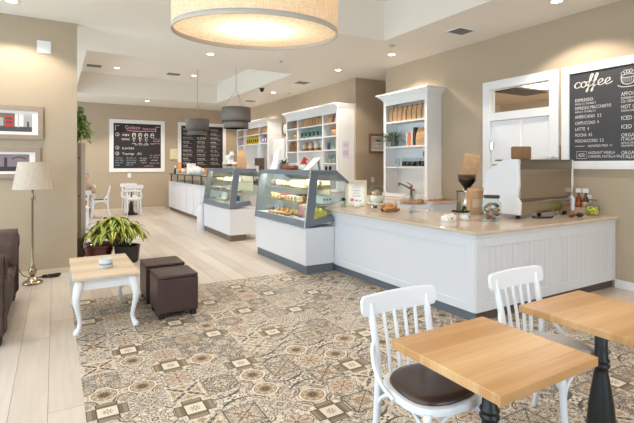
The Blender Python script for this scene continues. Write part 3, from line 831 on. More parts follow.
tag(cu.build('throw_pillow', mat('pillow_velvet', (92, 76, 70), 0.75, var=0.25, vscale=10), loc=(-0.57, 5.90, 0.655), rot=(math.radians(-14), 0, 0)), 'brown velvet pillow leaning on the far arm of the sofa', 'pillow')

# floor lamp
t = thing('floor_lamp', 'tall pewter floor lamp with cream tapered shade by the picture wall', 'lamp', (-0.25, 6.92, 0))
MB().lathe([(0, 0), (0.115, 0), (0.12, 0.012), (0.112, 0.03), (0.085, 0.045), (0.06, 0.06), (0.04, 0.09), (0.03, 0.10), (0, 0.10)], 32).build('base', BRASSY, t)
MB().lathe([(0.018, 0.09), (0.03, 0.11), (0.045, 0.14), (0.05, 0.17), (0.035, 0.20), (0.02, 0.215), (0.034, 0.225), (0.034, 0.235), (0.015, 0.25), (0.013, 0.5), (0.013, 1.10), (0.024, 1.11), (0.024, 1.125), (0.012, 1.14), (0.012, 1.22), (0.022, 1.23), (0.022, 1.30), (0, 1.30)], 20).build('pole', BRASSY, t)
sh = MB().lathe([(0.226, 1.238), (0.163, 1.590)], 48, caps=False)
sh.build('lamp_shade', cloth_shade('lamp_shade_linen', (232, 222, 208), (255, 240, 220), 0.3, 300.0), t)
sp = MB()
for k in range(3):
    a = 2 * PI * k / 3 + .4; sp.cyl((0, 0, 1.30), (0.220 * math.cos(a), 0.220 * math.sin(a), 1.25), 0.003, n=6)
sp.build('shade_carrier', BRASSY, t)
sw = MB().tube([(0.012, -0.01, 1.17), (0.03, -0.03, 1.15), (0.032, -0.032, 1.09)], 0.004, 6).build('switch', BRASSY, t)
cord = catmull([(0.07, 0.12, 0.05), (0.16, 0.22, 0.01), (0.30, 0.25, 0.008), (0.18, 0.36, 0.008), (0.02, 0.33, 0.01), (-0.12, 0.30, 0.06), (-0.20, 0.40, 0.22), (-0.22, 0.478, 0.34)], 6)
MB().tube(cord, 0.006, 6).build('cord', mat('cord_brown', (70, 50, 38), 0.6), t)
t = thing('cable_coil', 'coil of dark cable with adapter on the floor beside the lamp', 'cable', (-0.02, 7.20, 0))
b = MB()
for k in range(3):
    b.tube([(0.075 * math.cos(a * PI / 8) + 0.01 * k, 0.05 * math.sin(a * PI / 8), 0.009 + 0.012 * k + 0.004 * math.sin(a)) for a in range(16)], 0.007, 6, closed=True)
b.build('cable', BLACK, t); MB().box(-0.13, -0.07, -0.03, 0.03, 0, 0.04).build('adapter', BLACK, t, bevel=0.006)

# tall cabinet behind the left wall with trailing plant
t = thing('tall_cabinet', 'tall taupe cabinet edge peeking out behind the picture wall', 'cabinet', (0.03, 8.4, 0))
MB().box(-0.40, 0.40, -0.20, 0.2, 0.36, 1.915).build('body', CABT, t)
MB().box(-0.39, 0.39, -0.19, 0.19, 0.0, 0.36).build('plinth', mat('plinth_taupe', (96, 84, 76), 0.6), t)
cabd = MB().box(-0.39, 0.335, -0.218, -0.201, 0.38, 1.90).build('door', CABT, t, bevel=0.003)
MB().box(0.337, 0.402, -0.225, -0.201, 0.36, 1.918).build('stile', mat('pale_stile', (206, 194, 180), 0.5), t, bevel=0.003)
for z in (1.66, 1.05): MB().sphere((0.31, -0.225, z), 0.012, 10, 6).build('knob', BLACK, cabd)

# ------------------------------------------------------------------ leaves
def leaf(b, base, d, L, w, droop, up=Vector((0, 0, 1)), n=7, fold=0.25, roll=0.0, mi=0):
    d = Vector(d).normalized(); side = d.cross(up)
    side = side.normalized() if side.length > 1e-4 else Vector((1, 0, 0))
    side = (Matrix.Rotation(roll, 3, d) @ side)
    p = Vector(base); vs = []; st = len(b.v); off = int(rnd.random() * 40)
    cur = d.copy()
    for i in range(n + 1):
        s = i / n
        ww = w * (math.sin(PI * min(1, s * 0.93 + 0.06)) ** 0.8) * (1 - 0.25 * s)
        if i == n: ww = w * 0.02
        nn = side.cross(cur).normalized()
        vs += [p - side * ww + nn * ww * fold, p, p + side * ww + nn * ww * fold]
        cur = (cur - up * droop / n * (0.4 + 1.2 * s)).normalized(); p = p + cur * (L / n)
    fs = []
    for i in range(n):
        for j in range(2): fs.append((i * 3 + j, i * 3 + j + 1, i * 3 + j + 4, i * 3 + j + 3))
    b.add(vs, fs, mi, True)
    for i in range(n + 1):
        for j in range(3): b.uv[st + i * 3 + j] = (off + 0.02 + 0.48 * j + (0 if j != 1 else 0.0), i / n + off * 0.37)

def bowl_pot(name, label, x, y, r, h, m, cat='pot', square=False):
    t = thing(name, label, cat, (x, y, 0))
    if square:
        MB().lathe([(0, 0), (r * .82, 0), (r * .86, 0.02), (r, h - .02), (r, h), (r * .9, h), (r * .88, h * .8), (0, h * .8)], 9, smooth=False).build('pot', m, t)
    else:
        MB().lathe([(0, 0), (r * .55, 0), (r * .60, 0.015), (r * .82, h * .4), (r * .95, h * .72), (r * .93, h * .8), (r * 1.04, h * .86), (r * 1.05, h * .96), (r * .99, h), (r * .9, h * .96), (r * .88, h * .82), (0, h * .82)], 40).build('pot', m, t)
    MB().lathe([(0, h * .83), (r * .87, h * .83), (r * .86, h * .80), (0, h * .80)], 20).build('soil', SOIL, t)
    return t
bowl_pot('flower_pot', 'glossy maroon bowl pot behind the coffee table', 0.60, 7.88, 0.235, 0.31, TERRA)
t = bowl_pot('potted_plant', 'bushy plant with yellow green variegated leaves in a black pot', 1.0, 7.72, 0.20, 0.27, BLKPOT, 'plant', square=True)
fo = MB(); st = MB()
for k in range(34):
    a = 2 * PI * k * 0.381966 * 1.0; rr = 0.05 + 0.27 * ((k % 9) / 8.0)
    hx_ = -0.17 + rr * math.cos(a); hy_ = rr * math.sin(a) * 0.7; hz = 0.73 - rr * 0.85 + 0.04 * rnd.uniform(-1, 1)
    root = (-0.04 + 0.05 * math.cos(a), 0.05 * math.sin(a), 0.22)
    st.tube(catmull([root, ((root[0] + hx_) / 2 - .01, (root[1] + hy_) / 2, 0.40), (hx_, hy_, hz)], 4), 0.006, 6)
    for q in range(9):
        b = a + (q - 4) * 0.75 + rnd.uniform(-.2, .2)
        e = rnd.uniform(0.0, 0.7) if q % 2 else rnd.uniform(-0.1, 0.3)
        out = Vector((math.cos(b), math.sin(b) * .9, e))
        leaf(fo, (hx_, hy_, hz), out, rnd.uniform(0.22, 0.32), rnd.uniform(0.040, 0.055), rnd.uniform(1.6, 2.8), fold=0.3)
st.build('stems', STEMM, t); fo.build('foliage', LEAFV, t, fix=False)
t = thing('trailing_plant', 'leafy trailing plant on top of the tall cabinet edge', 'plant', (0.24, 8.38, 1.917))
MB().lathe([(0, 0), (0.09, 0), (0.12, 0.16), (0.125, 0.17), (0.11, 0.17), (0.10, 0.13), (0, 0.13)], 20).build('pot', mat('plant_pot_dark', (74, 60, 50), 0.6), t)
fo = MB(); st = MB()
for k in range(16):
    a = rnd.uniform(-1.7, 1.0); L = rnd.uniform(0.12, 0.30); up = rnd.uniform(0.12, 0.46)
    p = [(0.02 * math.cos(a), 0.02 * math.sin(a), 0.13), (L * .4 * math.cos(a), L * .4 * math.sin(a), 0.13 + up), (L * .9 * math.cos(a), L * .9 * math.sin(a), 0.10 + up * .9), (L * 1.15 * math.cos(a), L * 1.15 * math.sin(a), -0.02 + up * .5)]
    pts = catmull(p, 5); st.tube(pts, 0.004, 5)
    for i in range(2, len(pts), 1):
        for s in (0,):
            b = rnd.uniform(0, 2 * PI); d = Vector((math.cos(b), math.sin(b), rnd.uniform(-.3, .5)))
            leaf(fo, pts[i], d, rnd.uniform(0.08, 0.12), rnd.uniform(0.032, 0.046), 1.4, n=4)
st.build('stems', STEMM, t); fo.build('foliage', mat('ivy_leaf', (128, 160, 62), 0.5, var=0.5, vscale=12), t, fix=False)
# ================================================================== peninsula counter
CT = 0.90
t = thing('service_counter', 'long white L shaped service counter with beige stone top', 'counter', (3.54, 2.98, 0))
# local: x 0..2.6 (to wall 6.10), y 0..
MB().box(0.0, 0.95, 0.0, 3.36, 0.10, 0.832).box(0.95, 2.593, 0.0, 1.35, 0.10, 0.832).build('body', CABW, t)
MB().box(0.03, 0.93, 0.03, 3.34, 0, 0.10).build('kick_plate', KICKG, t)
MB().box(0.932, 2.593, 0.03, 1.30, 0, 0.10).box(0.055, 0.93, 0.022, 0.029, 0, 0.0995).build('kick_plate', mat('kick_dark', (92, 80, 72), 0.55), t)
top = MB()
poly = [(-0.045, -0.045), (2.594, -0.045), (2.594, 1.40), (1.05, 1.40), (1.05, 3.42), (-0.045, 3.42)]
top.prism(poly, 0.866, CT, 'z')
poly2 = [(-0.026, -0.026), (2.594, -0.026), (2.594, 1.40), (1.03, 1.40), (1.03, 3.41), (-0.026, 3.41)]
top.build('countertop', QUARTZ, t, bevel=0.006)
mo = MB().prism(poly2, 0.832, 0.866, 'z').build('top_moulding', CABW, t, bevel=0.006)
fr = MB(); e = 0.012
# front face (x = 0, facing -x): rails and stiles
for y0, y1 in ((0.0, 0.10), (2.40, 2.50)): fr.box(-e, 0.0, y0, y1, 0.102, 0.832)
for y0, y1 in ((0.10, 2.40),): fr.box(-e, 0.0, y0, y1, 0.102, 0.185); fr.box(-e, 0.0, y0, y1, 0.735, 0.832)
# end face (y = 0, facing -y)
for x0, x1 in ((0.0, 0.115), (1.21, 1.36), (2.49, 2.593)): fr.box(x0, x1, -e, 0.0, 0.102, 0.832)
for x0, x1 in ((0.115, 1.21), (1.36, 2.49)): fr.box(x0, x1, -e, 0.0, 0.102, 0.205); fr.box(x0, x1, -e, 0.0, 0.735, 0.832)
fr.build('panel_frame', CABW, t, bevel=0.003)
bb = MB()
for x0, x1 in ((0.115, 1.21), (1.36, 2.49)):
    n = 12
    for i in range(n):
        w = (x1 - x0) / n; bb.box(x0 + i * w + .0015, x0 + (i + 1) * w - .0015, -0.003, 0.0, 0.205, 0.735)
bb.build('beadboard', CABW, t, bevel=0.001)

# ================================================================== pastry cases
def make_case(label, loc, lit):
    """local: x 0 = front foot, y 0 = near end, runs to y 1.83"""
    t = thing('pastry_case', label, 'display case', loc)
    L = 1.83
    MB().box(0.02, 0.506 if lit else 0.68, 0.01, L - .01, 0.125, 0.655).build('base', CABW, t, bevel=0.004)
    MB().box(0.045, 0.506 if lit else 0.38, 0.03, L - .03, 0.0, 0.125).build('kick_plate', KICKG if lit else KICKB, t)
    out = [(0.0, 0.66), (0.10, 1.47), (0.53, 1.475), (0.76, 1.30), (0.74, 1.272), (0.52, 1.405), (0.225, 1.405), (0.150, 0.775), (0.45, 0.815), (0.495, 0.735)]
    inn = [(0.150, 0.775), (0.225, 1.405), (0.52, 1.405), (0.738, 1.27), (0.735, 0.925), (0.452, 0.915), (0.45, 0.815)]
    for y0, y1 in ((0.0, 0.035), (L - 0.035, L)):
        MB().prism(out, y0, y1, 'y').build('end_frame', CASEG, t, bevel=0.003)
        MB().prism(inn, (y0 + y1) / 2 - .003, (y0 + y1) / 2 + .003, 'y').build('end_glass', GLASSD, t)
    a0, a1 = 0.036, L - 0.036
    MB().prism([(0.0, 0.66), (0.012, 0.755), (0.06, 0.755), (0.05, 0.665)], a0, a1, 'y').prism([(0.093, 1.405), (0.10, 1.47), (0.16, 1.47), (0.15, 1.405)], a0, a1, 'y').build('front_frame', CASEG, t)
    MB().prism([(0.018, 0.756), (0.092, 1.404), (0.099, 1.404), (0.025, 0.756)], a0 + .03, a1 - .03, 'y').build('front_glass', GLASSD, t)
    MB().prism([(-0.006, 0.66), (0.094, 1.476), (0.100, 1.476), (0.0, 0.66)], -0.004, 0.012, 'y').prism([(-0.008, 0.648), (-0.008, 0.662), (0.03, 0.662), (0.03, 0.648)], 0.0, L, 'y').build('edge_strip', SILVER, t)
    MB().prism([(0.161, 1.445), (0.161, 1.47), (0.53, 1.475), (0.53, 1.45)], a0, a1, 'y').build('top_panel', CASEG, t)
    MB().prism([(0.53, 1.455), (0.53, 1.475), (0.74, 1.315), (0.725, 1.305)], a0, a1, 'y').build('rear_hood', mat('hood_dark', (74, 80, 88), 0.4), t)
    MB().box(0.052, 0.455, a0, a1, 0.70, 0.755).build('deck', CABW, t)
    MB().prism([(0.440, 0.756), (0.440, 0.93), (0.69, 0.935), (0.69, 1.30), (0.705, 1.30), (0.705, 0.915), (0.455, 0.91), (0.455, 0.756)], a0 + 0.40, a1 - 0.001, 'y').build('rear_door', mat('case_liner', (222, 204, 178), 0.4), t)
    for z, x0, x1 in ((0.985, 0.16, 0.66), (1.20, 0.19, 0.66)):
        MB().box(x0, x1, a0 + .01, a1 - .01, z - 0.012, z).build('shelf', glass('shelf_glass', (246, 250, 250), 0.08) if 'shelf_glass' not in MATS else MATS['shelf_glass'], t)
    MB().box(0.165, 0.205, a0 + .03, a1 - .03, 1.43, 1.444).build('light_strip', emitter('case_led', (255, 244, 222), 18.0 if lit else 7.0) if ('case_led' not in MATS or not lit) else MATS['case_led'], t)
    return t
CX, CY = 3.03, 5.50
case_a = make_case('nearer glass pastry case, brightly lit and full of pastries, joined to the counter', (CX, CY, 0), True)
case_b = make_case('farther glass pastry case standing alone beside the milk churn', (CX, 8.66, 0), False)
def case_light(loc, e, ly):
    l = bpy.data.lights.new('case_lamp', 'AREA'); l.shape = 'RECTANGLE'; l.size = 0.04; l.size_y = ly; l.energy = e; l.color = (1.0, 0.88, 0.68)
    o = bpy.data.objects.new('case_lamp', l); COL.objects.link(o); o.location = loc; o.rotation_euler = (0, math.radians(-25), 0)

# ================================================================== far gelato counter
t = thing('gelato_counter', 'white gelato counter with brown kick strip along the far end', 'counter', (3.45, 11.3, 0))
MB().box(0, 0.75, 0, 4.8, 0.11, 0.955).build('body', CABW, t)
MB().box(0.03, 0.72, 0.03, 4.77, 0, 0.11).build('kick_plate', KICKB, t)
MB().box(-0.03, 0.78, -0.02, 4.82, 0.957, 0.99).build('countertop', CABW, t, bevel=0.004)
pf = MB()
for i in range(7):
    y = 0.0 + i * 0.79; pf.box(-0.012, -0.001, y, min(4.8, y + 0.06), 0.112, 0.955)
pf.box(-0.012, -0.001, 0.06, 4.74, 0.112, 0.17); pf.box(-0.012, -0.001, 0.06, 4.74, 0.90, 0.955)
pf.build('panel_frame', CABW, t)
for i in range(6):
    y = 0.1 + i * 0.92; MB().box(0.04, 0.075, y - .02, y + .02, 0.991, 1.238).build('guard_post', mat('guard_dark', (66, 60, 56), 0.5), t)
MB().box(0.05, 0.056, 0.125, 4.68, 0.995, 1.235).build('guard_glass', GLASSD, t)
MB().box(-0.02, 0.34, 0.05, 4.78, 1.239, 1.26).build('guard_shelf', mat('guard_dark', (66, 60, 56), 0.5), t, bevel=0.003)
for i in range(5):
    y = 0.35 + i * 0.88
    g = MB().box(0.20, 0.60, y, y + 0.6, 0.991, 1.06).build('gelato_pan', CHROME, t)
# milk churn
t = thing('milk_churn', 'white metal milk churn on the floor by the farther pastry case', 'milk churn', (3.07, 10.66, 0))
MB().lathe([(0, 0), (0.13, 0), (0.135, 0.01), (0.135, 0.46), (0.12, 0.52), (0.085, 0.57), (0.08, 0.62), (0.10, 0.64), (0.10, 0.66), (0, 0.66)], 28).build('body', CABW, t)
MB().lathe([(0, 0.66), (0.085, 0.66), (0.08, 0.69), (0.02, 0.70), (0.02, 0.72), (0, 0.72)], 20).build('lid', CABW, t)
for s in (-1, 1): MB().tube([(0, s * 0.12, 0.50), (0, s * 0.16, 0.54), (0, s * 0.15, 0.60), (0, s * 0.095, 0.615)], 0.008, 6).build('handle', CABW, t)

# ================================================================== back counters along the right wall
t = thing('back_counter', 'low white back counter with sink below the fern cabinet', 'counter', (5.50, 5.50, 0))
MB().box(0, 0.595, 0.0, 1.9, 0.1, 0.895).build('body', CABW, t)
MB().box(0.05, 0.59, 0.02, 1.88, 0, 0.1).build('kick_plate', KICKB, t)
MB().box(-0.03, 0.597, -0.02, 1.91, 0.896, 0.93).build('countertop', mat('pale_counter', (226, 208, 194), 0.3), t, bevel=0.004)
MB().ring(rrect(0.01, 0.21, 0.95, 1.55, .03), rrect(0.03, 0.19, 0.97, 1.53, .02), 0.931, 0.937, 'z').box(0.03, 0.19, 0.97, 1.53, 0.9305, 0.9325).build('sink', CHROME, t)
for i in range(4):
    d = MB().box(-0.02, -0.001, 0.03 + .46 * i, 0.46 + .46 * i, 0.13, 0.88).build('door', CABW, t, bevel=0.004)
    MB().sphere((-0.032, 0.09 + .46 * i, 0.78), 0.014, 10, 6).build('knob', CHROME, d)
t = thing('back_counter', 'white back counter running below the two tall bookcases', 'counter', (5.46, 8.70, 0))
MB().box(0, 0.635, 0.0, 6.7, 0.1, 0.895).build('body', CABW, t)
MB().box(0.05, 0.63, 0.02, 6.68, 0, 0.1).build('kick_plate', KICKB, t)
MB().box(-0.03, 0.637, -0.0, 6.72, 0.896, 0.93).build('countertop', mat('pale_counter', (226, 208, 194), 0.3), t, bevel=0.004)

# ================================================================== wall bookcases
def crown(b, x0, x1, y0, y1, z0, q=1.0):
    """stepped crown open to the wall at x1"""
    for d, a, c in ((0.012, 0.0, 0.035), (0.035, 0.035, 0.06), (0.06, 0.06, 0.085), (0.085, 0.085, 0.11), (0.115, 0.11, 0.14)):
        b.box(x0 - d, x1, y0 - d * q, y1 + d * q, z0 + a, z0 + c)
def bookcase(label, y0, cols, z0, z1, shelves, xf=5.68, low=None, notice=None):
    """cols = list of widths from the near end; shelves = heights of shelf tops per column"""
    t = thing('wall_bookcase', label, 'bookcase', (xf, y0, z0)); D = RW - 0.003 - xf; Hh = z1 - z0
    s = 0.055; y = 0.0; b = MB(); tot = sum(cols)
    ed = [0.0]
    for c in cols: ed.append(ed[-1] + c)
    for a in (0, tot - 0.04): MB().box(0, D, a, a + 0.04, 0, Hh).build('side_panel', SHELFW, t)
    for e in ed[1:-1]: MB().box(0.02, D - .013, e - 0.015, e + 0.015, 0, Hh).build('divider', SHELFW, t)
    MB().box(D - 0.012, D - 0.001, 0.04, tot - 0.04, 0, Hh).build('back_panel', SHELFW, t)
    ff = MB()
    for k, e in enumerate(ed):
        w = 0.05 if 0 < k < len(ed) - 1 else 0.07
        a = e - w / 2 if 0 < k < len(ed) - 1 else (e if k == 0 else e - w)
        ff.box(-0.014, -0.0005, a, a + w, 0, Hh)
    for k in range(len(cols)):
        a, c = ed[k] + (0.07 if k == 0 else 0.025), ed[k + 1] - (0.07 if k == len(cols) - 1 else 0.025)
        ff.box(-0.014, -0.0005, a, c, Hh - 0.09, Hh)
    ff.build('face_frame', SHELFW, t)
    MB().box(0, D - .013, 0.041, tot - 0.041, Hh - 0.03, Hh - 0.001).build('top_board', SHELFW, t)
    cr = MB(); crown(cr, -0.014, D, 0, tot, Hh, 1.0 if len(cols) == 1 else 0.35); cr.build('crown', SHELFW, t)
    for k in range(len(cols)):
        a, c = ed[k] + (0.041 if k == 0 else 0.016), ed[k + 1] - (0.041 if k == len(cols) - 1 else 0.016)
        for z in shelves[k]:
            MB().box(0.0, D - .013, a, c, z - z0 - 0.03, z - z0).build('shelf', SHELFW, t, bevel=0.002)
    MB().box(-0.02, D, -0.02, 0.0, 0.0, 0.07).box(-0.03, -0.0145, -0.02, tot + 0.02, 0, 0.07).build('plinth', SHELFW, t)
    return t
Z0 = 0.932
S3 = [1.52, 1.92, 2.41]
bookcase('single column white shelf cabinet with kraft bags and a hanging fern', 5.925, [1.235], Z0, 2.83, [S3], xf=5.79)
RS = [1.60, 1.92, 2.25, 2.56]
bookcase('wide white bookcase in the middle with teal bags and glass jars', 8.70, [0.69, 1.31, 0.69], Z0, 2.86, [RS, RS[1:], RS])
bookcase('white bookcase farthest along the wall with yellow bags', 12.63, [0.70, 1.32, 0.70], Z0, 2.86, [[2.25, 2.56], [2.25, 2.56], [1.92, 2.25, 2.56]])
NOTE = mat('lilac_paper', (224, 218, 232), 0.7)
tag(MB().box(5.78, 5.98, 8.692, 8.697, 1.72, 2.12).box(5.81, 5.95, 8.690, 8.692, 1.98, 2.06, 1).box(5.81, 5.95, 8.690, 8.692, 1.78, 1.90, 1).build('paper_notice', [NOTE, mat('lilac_ink', (204, 194, 216), 0.7)]), 'lilac paper notice taped to the end of the middle bookcase', 'notice')
tag(MB().box(5.74, 5.95, 12.622, 12.627, 1.50, 1.88).build('paper_notice', [NOTE]), 'pale lilac paper notice taped to the end of the farthest bookcase', 'notice')
t = thing('storage_cupboard', 'plain white cupboard between the two tall bookcases', 'cupboard', (5.75, 11.62, 0.932))
MB().box(0, 0.34, 0, 0.80, 0, 1.40).build('body', SHELFW, t, bevel=0.004)
cd_ = MB().box(-0.02, -0.001, 0.01, 0.79, 0.02, 1.38).build('door', SHELFW, t, bevel=0.003)
MB().cyl((-0.030, 0.1, 0.6), (-0.030, 0.1, 0.8), 0.010).build('handle', CHROME, cd_)

# ================================================================== pendants and drum lamp
def pendant(label, x, y, z, top):
    t = thing('pendant_lamp', label, 'pendant lamp', (x, y, z), group='grey two tier pendants')
    r1, r2 = 0.322, 0.27
    MB().lathe([(r2, 0.0), (r2, 0.20), (r2 - .004, 0.20), (r2 - .004, 0.0), (r2, 0.0)], 40).build('lower_shade', GREYF, t)
    MB().lathe([(r1, 0.155), (r1, 0.46), (r1 - .004, 0.46), (r1 - .004, 0.155), (r1, 0.155)], 40).build('upper_shade', GREYF, t)
    MB().lathe([(0, 0.02), (r2 - .006, 0.02), (r2 - .006, 0.03), (0, 0.03)], 32).build('diffuser', emitter('pendant_glow', (255, 240, 214), 1.6) if 'pendant_glow' not in MATS else MATS['pendant_glow'], t)
    c = MB()
    for k in range(3):
        a = 2 * PI * k / 3 + 0.5; c.cyl((0, 0, 0.86), (r1 * 0.97 * math.cos(a), r1 * 0.97 * math.sin(a), 0.455), 0.003, n=6)
    c.cyl((0, 0, 0.86), (0, 0, top - z - .02), 0.005, n=6)
    c.build('cord', mat('cord_grey', (150, 144, 140), 0.6), t)
    MB().lathe([(0, top - z - 0.03), (0.06, top - z - 0.03), (0.06, top - z - 0.001), (0, top - z - 0.001)], 16).build('canopy', WHITE, t)
pendant('grey two tier pendant hanging closer to the middle of the room, above the pastry cases', 3.50, 9.53, 2.37, TZ)
pendant('grey two tier pendant hanging farther back in front of the second menu board', 3.47, 12.57, 2.38, TZ)

def drum():
    c = Vector((1.286, 3.078, 2.514)); F = Vector((0.5063, 0.8624, 0)); R_ = Vector((0.8624, -0.5063, 0))
    n = (Vector((0, 0, 1)) - 0.0684 * F + 0.0145 * R_).normalized()
    q = Vector((0, 0, 1)).rotation_difference(n)
    t = thing('drum_lamp', 'huge cream linen drum lamp hanging at the top of the photo', 'pendant lamp', c, rot=q.to_euler())
    R = 0.60
    MB().lathe([(R, 0.0), (R, 0.62)], 72, caps=False).build('lamp_shade', cloth_shade('drum_linen', (240, 222, 198), (255, 228, 190), 0.26, 230.0), t)
    MB().lathe([(R + .0015, -0.002), (R + .0015, 0.03), (R - .008, 0.03), (R - .008, -0.002), (R + .0015, -0.002)], 72, caps=False).build('trim_band', mat('trim_band', (196, 186, 174), 0.8), t)
    MB().lathe([(0, 0.03), (R - .012, 0.03)], 64, caps=False).build('diffuser', cloth_shade('drum_diffuser', (255, 250, 240), (255, 248, 232), 0.6, 300.0), t)
    s = MB()
    for k in range(4):
        a = PI / 2 * k + .3; s.cyl((0, 0, 0.60), (R * .985 * math.cos(a), R * .985 * math.sin(a), 0.60), 0.006, n=6)
    s.cyl((0, 0, 0.30), (0, 0, 0.66), 0.02)
    s.build('carrier', WHITE, t)
    top = q.inverted() @ Vector((0, 0, TZ - c.z)); p0 = Vector((0, 0, 0.66))
    MB().cyl(p0, top * 0.995, 0.012).build('stem', WHITE, t)
    MB().sphere((0, 0, 0.24), 0.06, 16, 10).build('bulb', emitter('bulb', (255, 226, 178), 10.0), t)
    return t, q, c
drum_t, DQ, DC = drum()
# ================================================================== goods on shelves
def bag_mesh(w, d, h, m=0, seed=0, fold=True, blunt=False, pinch=1.0):
    r = random.Random(seed); b = MB(); vs = []; fs = []
    lv = [(0.0, 1.0, 1.0), (0.05, 1.03, 1.04), (0.35, 1.02, 1.05), (0.66, 1.0, 0.85), (0.88, 0.98, 0.30), (1.0, 0.96, 0.14)]
    if blunt: lv = [(0.0, 1.0, 1.0), (0.05, 1.03, 1.04), (0.35, 1.04, 1.06), (0.66, 1.03, 1.0), (0.90, 1.02, 0.80), (0.97, 1.02, 0.35), (1.0, 1.0, 0.2)]
    ring = [(-1, -1), (-.33, -1.0), (.33, -1.0), (1, -1), (1, 0), (1, 1), (.33, 1.0), (-.33, 1.0), (-1, 1), (-1, 0)]
    n = len(ring)
    for k, (z, sw, sd) in enumerate(lv):
        if z > 0.8: sw = sw * pinch
        for x, y in ring:
            gus = 0.90 if (y == 0 and k > 1) else 1.0
            j = 0.03 if 0 < k else 0.0
            vs.append((x * w / 2 * sw * gus + r.uniform(-j, j) * w * .3, y * d / 2 * sd + r.uniform(-j, j) * d * .3, z * h))
    for k in range(len(lv) - 1):
        for i in range(n):
            i2 = (i + 1) % n; fs.append((k * n + i, k * n + i2, (k + 1) * n + i2, (k + 1) * n + i))
    fs.append(tuple(range(n))[::-1]); fs.append(tuple((len(lv) - 1) * n + i for i in range(n)))
    b.add(vs, fs, m)
    if fold: b.box(-w * .46 * pinch, w * .46 * pinch, -d * .13, d * .13, h * .93, h * 1.0, m)
    return b
def row(name, labels, cat, group, n, y0, y1, x, z, mk):
    """n copies between y0 (near end) and y1"""
    src = None
    for i in range(n):
        y = y0 + (y1 - y0) * (i + .5) / n
        lab = labels % ORD[i]
        rz = rnd.uniform(-.12, .12)
        if src is None:
            src = mk(); tag(src, lab, cat, group); src.location = (x, y, z); src.rotation_euler = (0, 0, rz)
        else:
            dup(src, (x + rnd.uniform(-.01, .01), y, z), rz, lab)
def single(b, name, mats, label, cat, loc, rz=0.0, group=None, bevel=0.0, rot=None):
    o = b.build(name, mats, loc=loc, rot=rot or (0, 0, rz), bevel=bevel); return tag(o, label, cat, group)
SIDE = PI / 2     # turns a front facing -y into one facing... the shelves look along -x
def kraft(w, d, h, mats=KRAFT, label_m=None, seed=1, name='kraft_bag'):
    def mk():
        o = bag_mesh(w, d, h, 0, seed).build(name, mats)
        MB().box(-w * .47, w * .47, -d * .17, d * .17, h * .90, h * .935).build('tie', mat('tie_brown', (92, 66, 48), .7), o)
        return o
    return mk
def labelled_bag(w, d, h, body, lab, seed=1, name='coffee_bag'):
    def mk():
        o = bag_mesh(w, d, h, 0, seed).build(name, body)
        MB().box(-w * .32, w * .32, -d * .55, -d * .50, h * .2, h * .62).build('label', lab, o)
        return o
    return mk
def rowx(*a, face=-PI / 2, **k):
    """row whose items face the room (their -y side looks along -x)"""
    name, labels, cat, group, n, y0, y1, x, z, mk = a
    src = None
    for i in range(n):
        y = y0 + (y1 - y0) * (i + .5) / n; lab = labels % ORD[i]; rz = face + rnd.uniform(-.08, .08)
        if src is None:
            src = mk(); tag(src, lab, cat, group); src.location = (x, y, z); src.rotation_euler = (0, 0, rz)
        else: dup(src, (x, y, z), rz, lab)

# --- near single column cabinet (opening y 5.91..6.96)
rowx('kraft_bag', '%s kraft bag from the near end on the top shelf of the fern cabinet', 'bag', 'kraft bags in the fern cabinet', 8, 6.00, 7.08, 5.88, 2.411, kraft(0.108, 0.09, 0.30))
t = thing('hanging_fern', 'grey green fern spilling over the second shelf of the near cabinet', 'plant', (5.83, 6.89, 1.921))
MB().lathe([(0, 0), (0.07, 0), (0.09, 0.12), (0.095, 0.125), (0.085, 0.125), (0.075, 0.10), (0, 0.10)], 18).build('pot', mat('grey_pot', (120, 118, 116), 0.6), t)
fo = MB()
for k in range(95):
    a = rnd.uniform(0, 2 * PI); e = rnd.uniform(0.3, 1.5)
    d = Vector((math.cos(a) * .9, math.sin(a) * 1.15, e))
    if d.x > 0.3: d.x *= 0.5
    leaf(fo, (0.02 * math.cos(a) - .04, 0.03 * math.sin(a), 0.10), d, rnd.uniform(0.26, 0.42), 0.013, rnd.uniform(1.2, 2.3), n=7)
fo.build('fronds', LEAFG, t, fix=False)
def book(label, y, w, h, d, m, lean=0.0):
    t = thing('book', label, 'book', (5.83, y + .08, 1.921), rot=(lean, 0, 0))
    MB().box(0.0, d, -w / 2, -w / 2 + .004, 0, h).box(0, d, w / 2 - .004, w / 2, 0, h).box(-.003, 0.001, -w / 2, w / 2, 0, h).build('cover', m, t)
    MB().box(0.004, d - .006, -w / 2 + .004, w / 2 - .004, 0.004, h - .006).build('pages', PAPER, t)
book('thin white book next to the fern on the second shelf', 6.445, 0.03, 0.24, 0.18, PAPER)
book('orange book next to the thin white one on the fern shelf', 6.36, 0.07, 0.25, 0.18, ORNG)
book('white spined book between the orange and the dark book', 6.30, 0.035, 0.25, 0.18, mat('book_cream', (226, 222, 214), 0.6))
book('dark book beside the wide kraft bag on the fern shelf', 6.235, 0.06, 0.34, 0.2, mat('book_dark', (46, 36, 38), 0.5))
single(bag_mesh(0.25, 0.12, 0.33, 0, 4), 'kraft_bag', KRAFT, 'wide kraft bag standing at the end of the fern and book shelf', 'bag', (5.89, 6.15, 1.921), -PI / 2)
def jar_thing(name, label, r, h, fill, lid, loc, group=None, fh=0.7):
    t = thing(name, label, 'jar', loc, 0, group)
    MB().lathe([(0, 0), (r * .92, 0), (r, 0.01), (r, h * .82), (r * .8, h * .9), (r * .8, h * .93), (r * .76, h * .93), (r * .76, h * .89), (r * .95, h * .81), (r * .95, 0.012), (0, 0.01)], 18).build('glass_body', GLASSM, t)
    MB().lathe([(0, 0.012), (r * .9, 0.012), (r * .9, h * fh), (0, h * fh)], 16).build('contents', fill, t)
    MB().lathe([(0, h * .93), (r * .86, h * .93), (r * .86, h), (0, h)], 16).build('lid', lid, t)
    return t
j0 = None
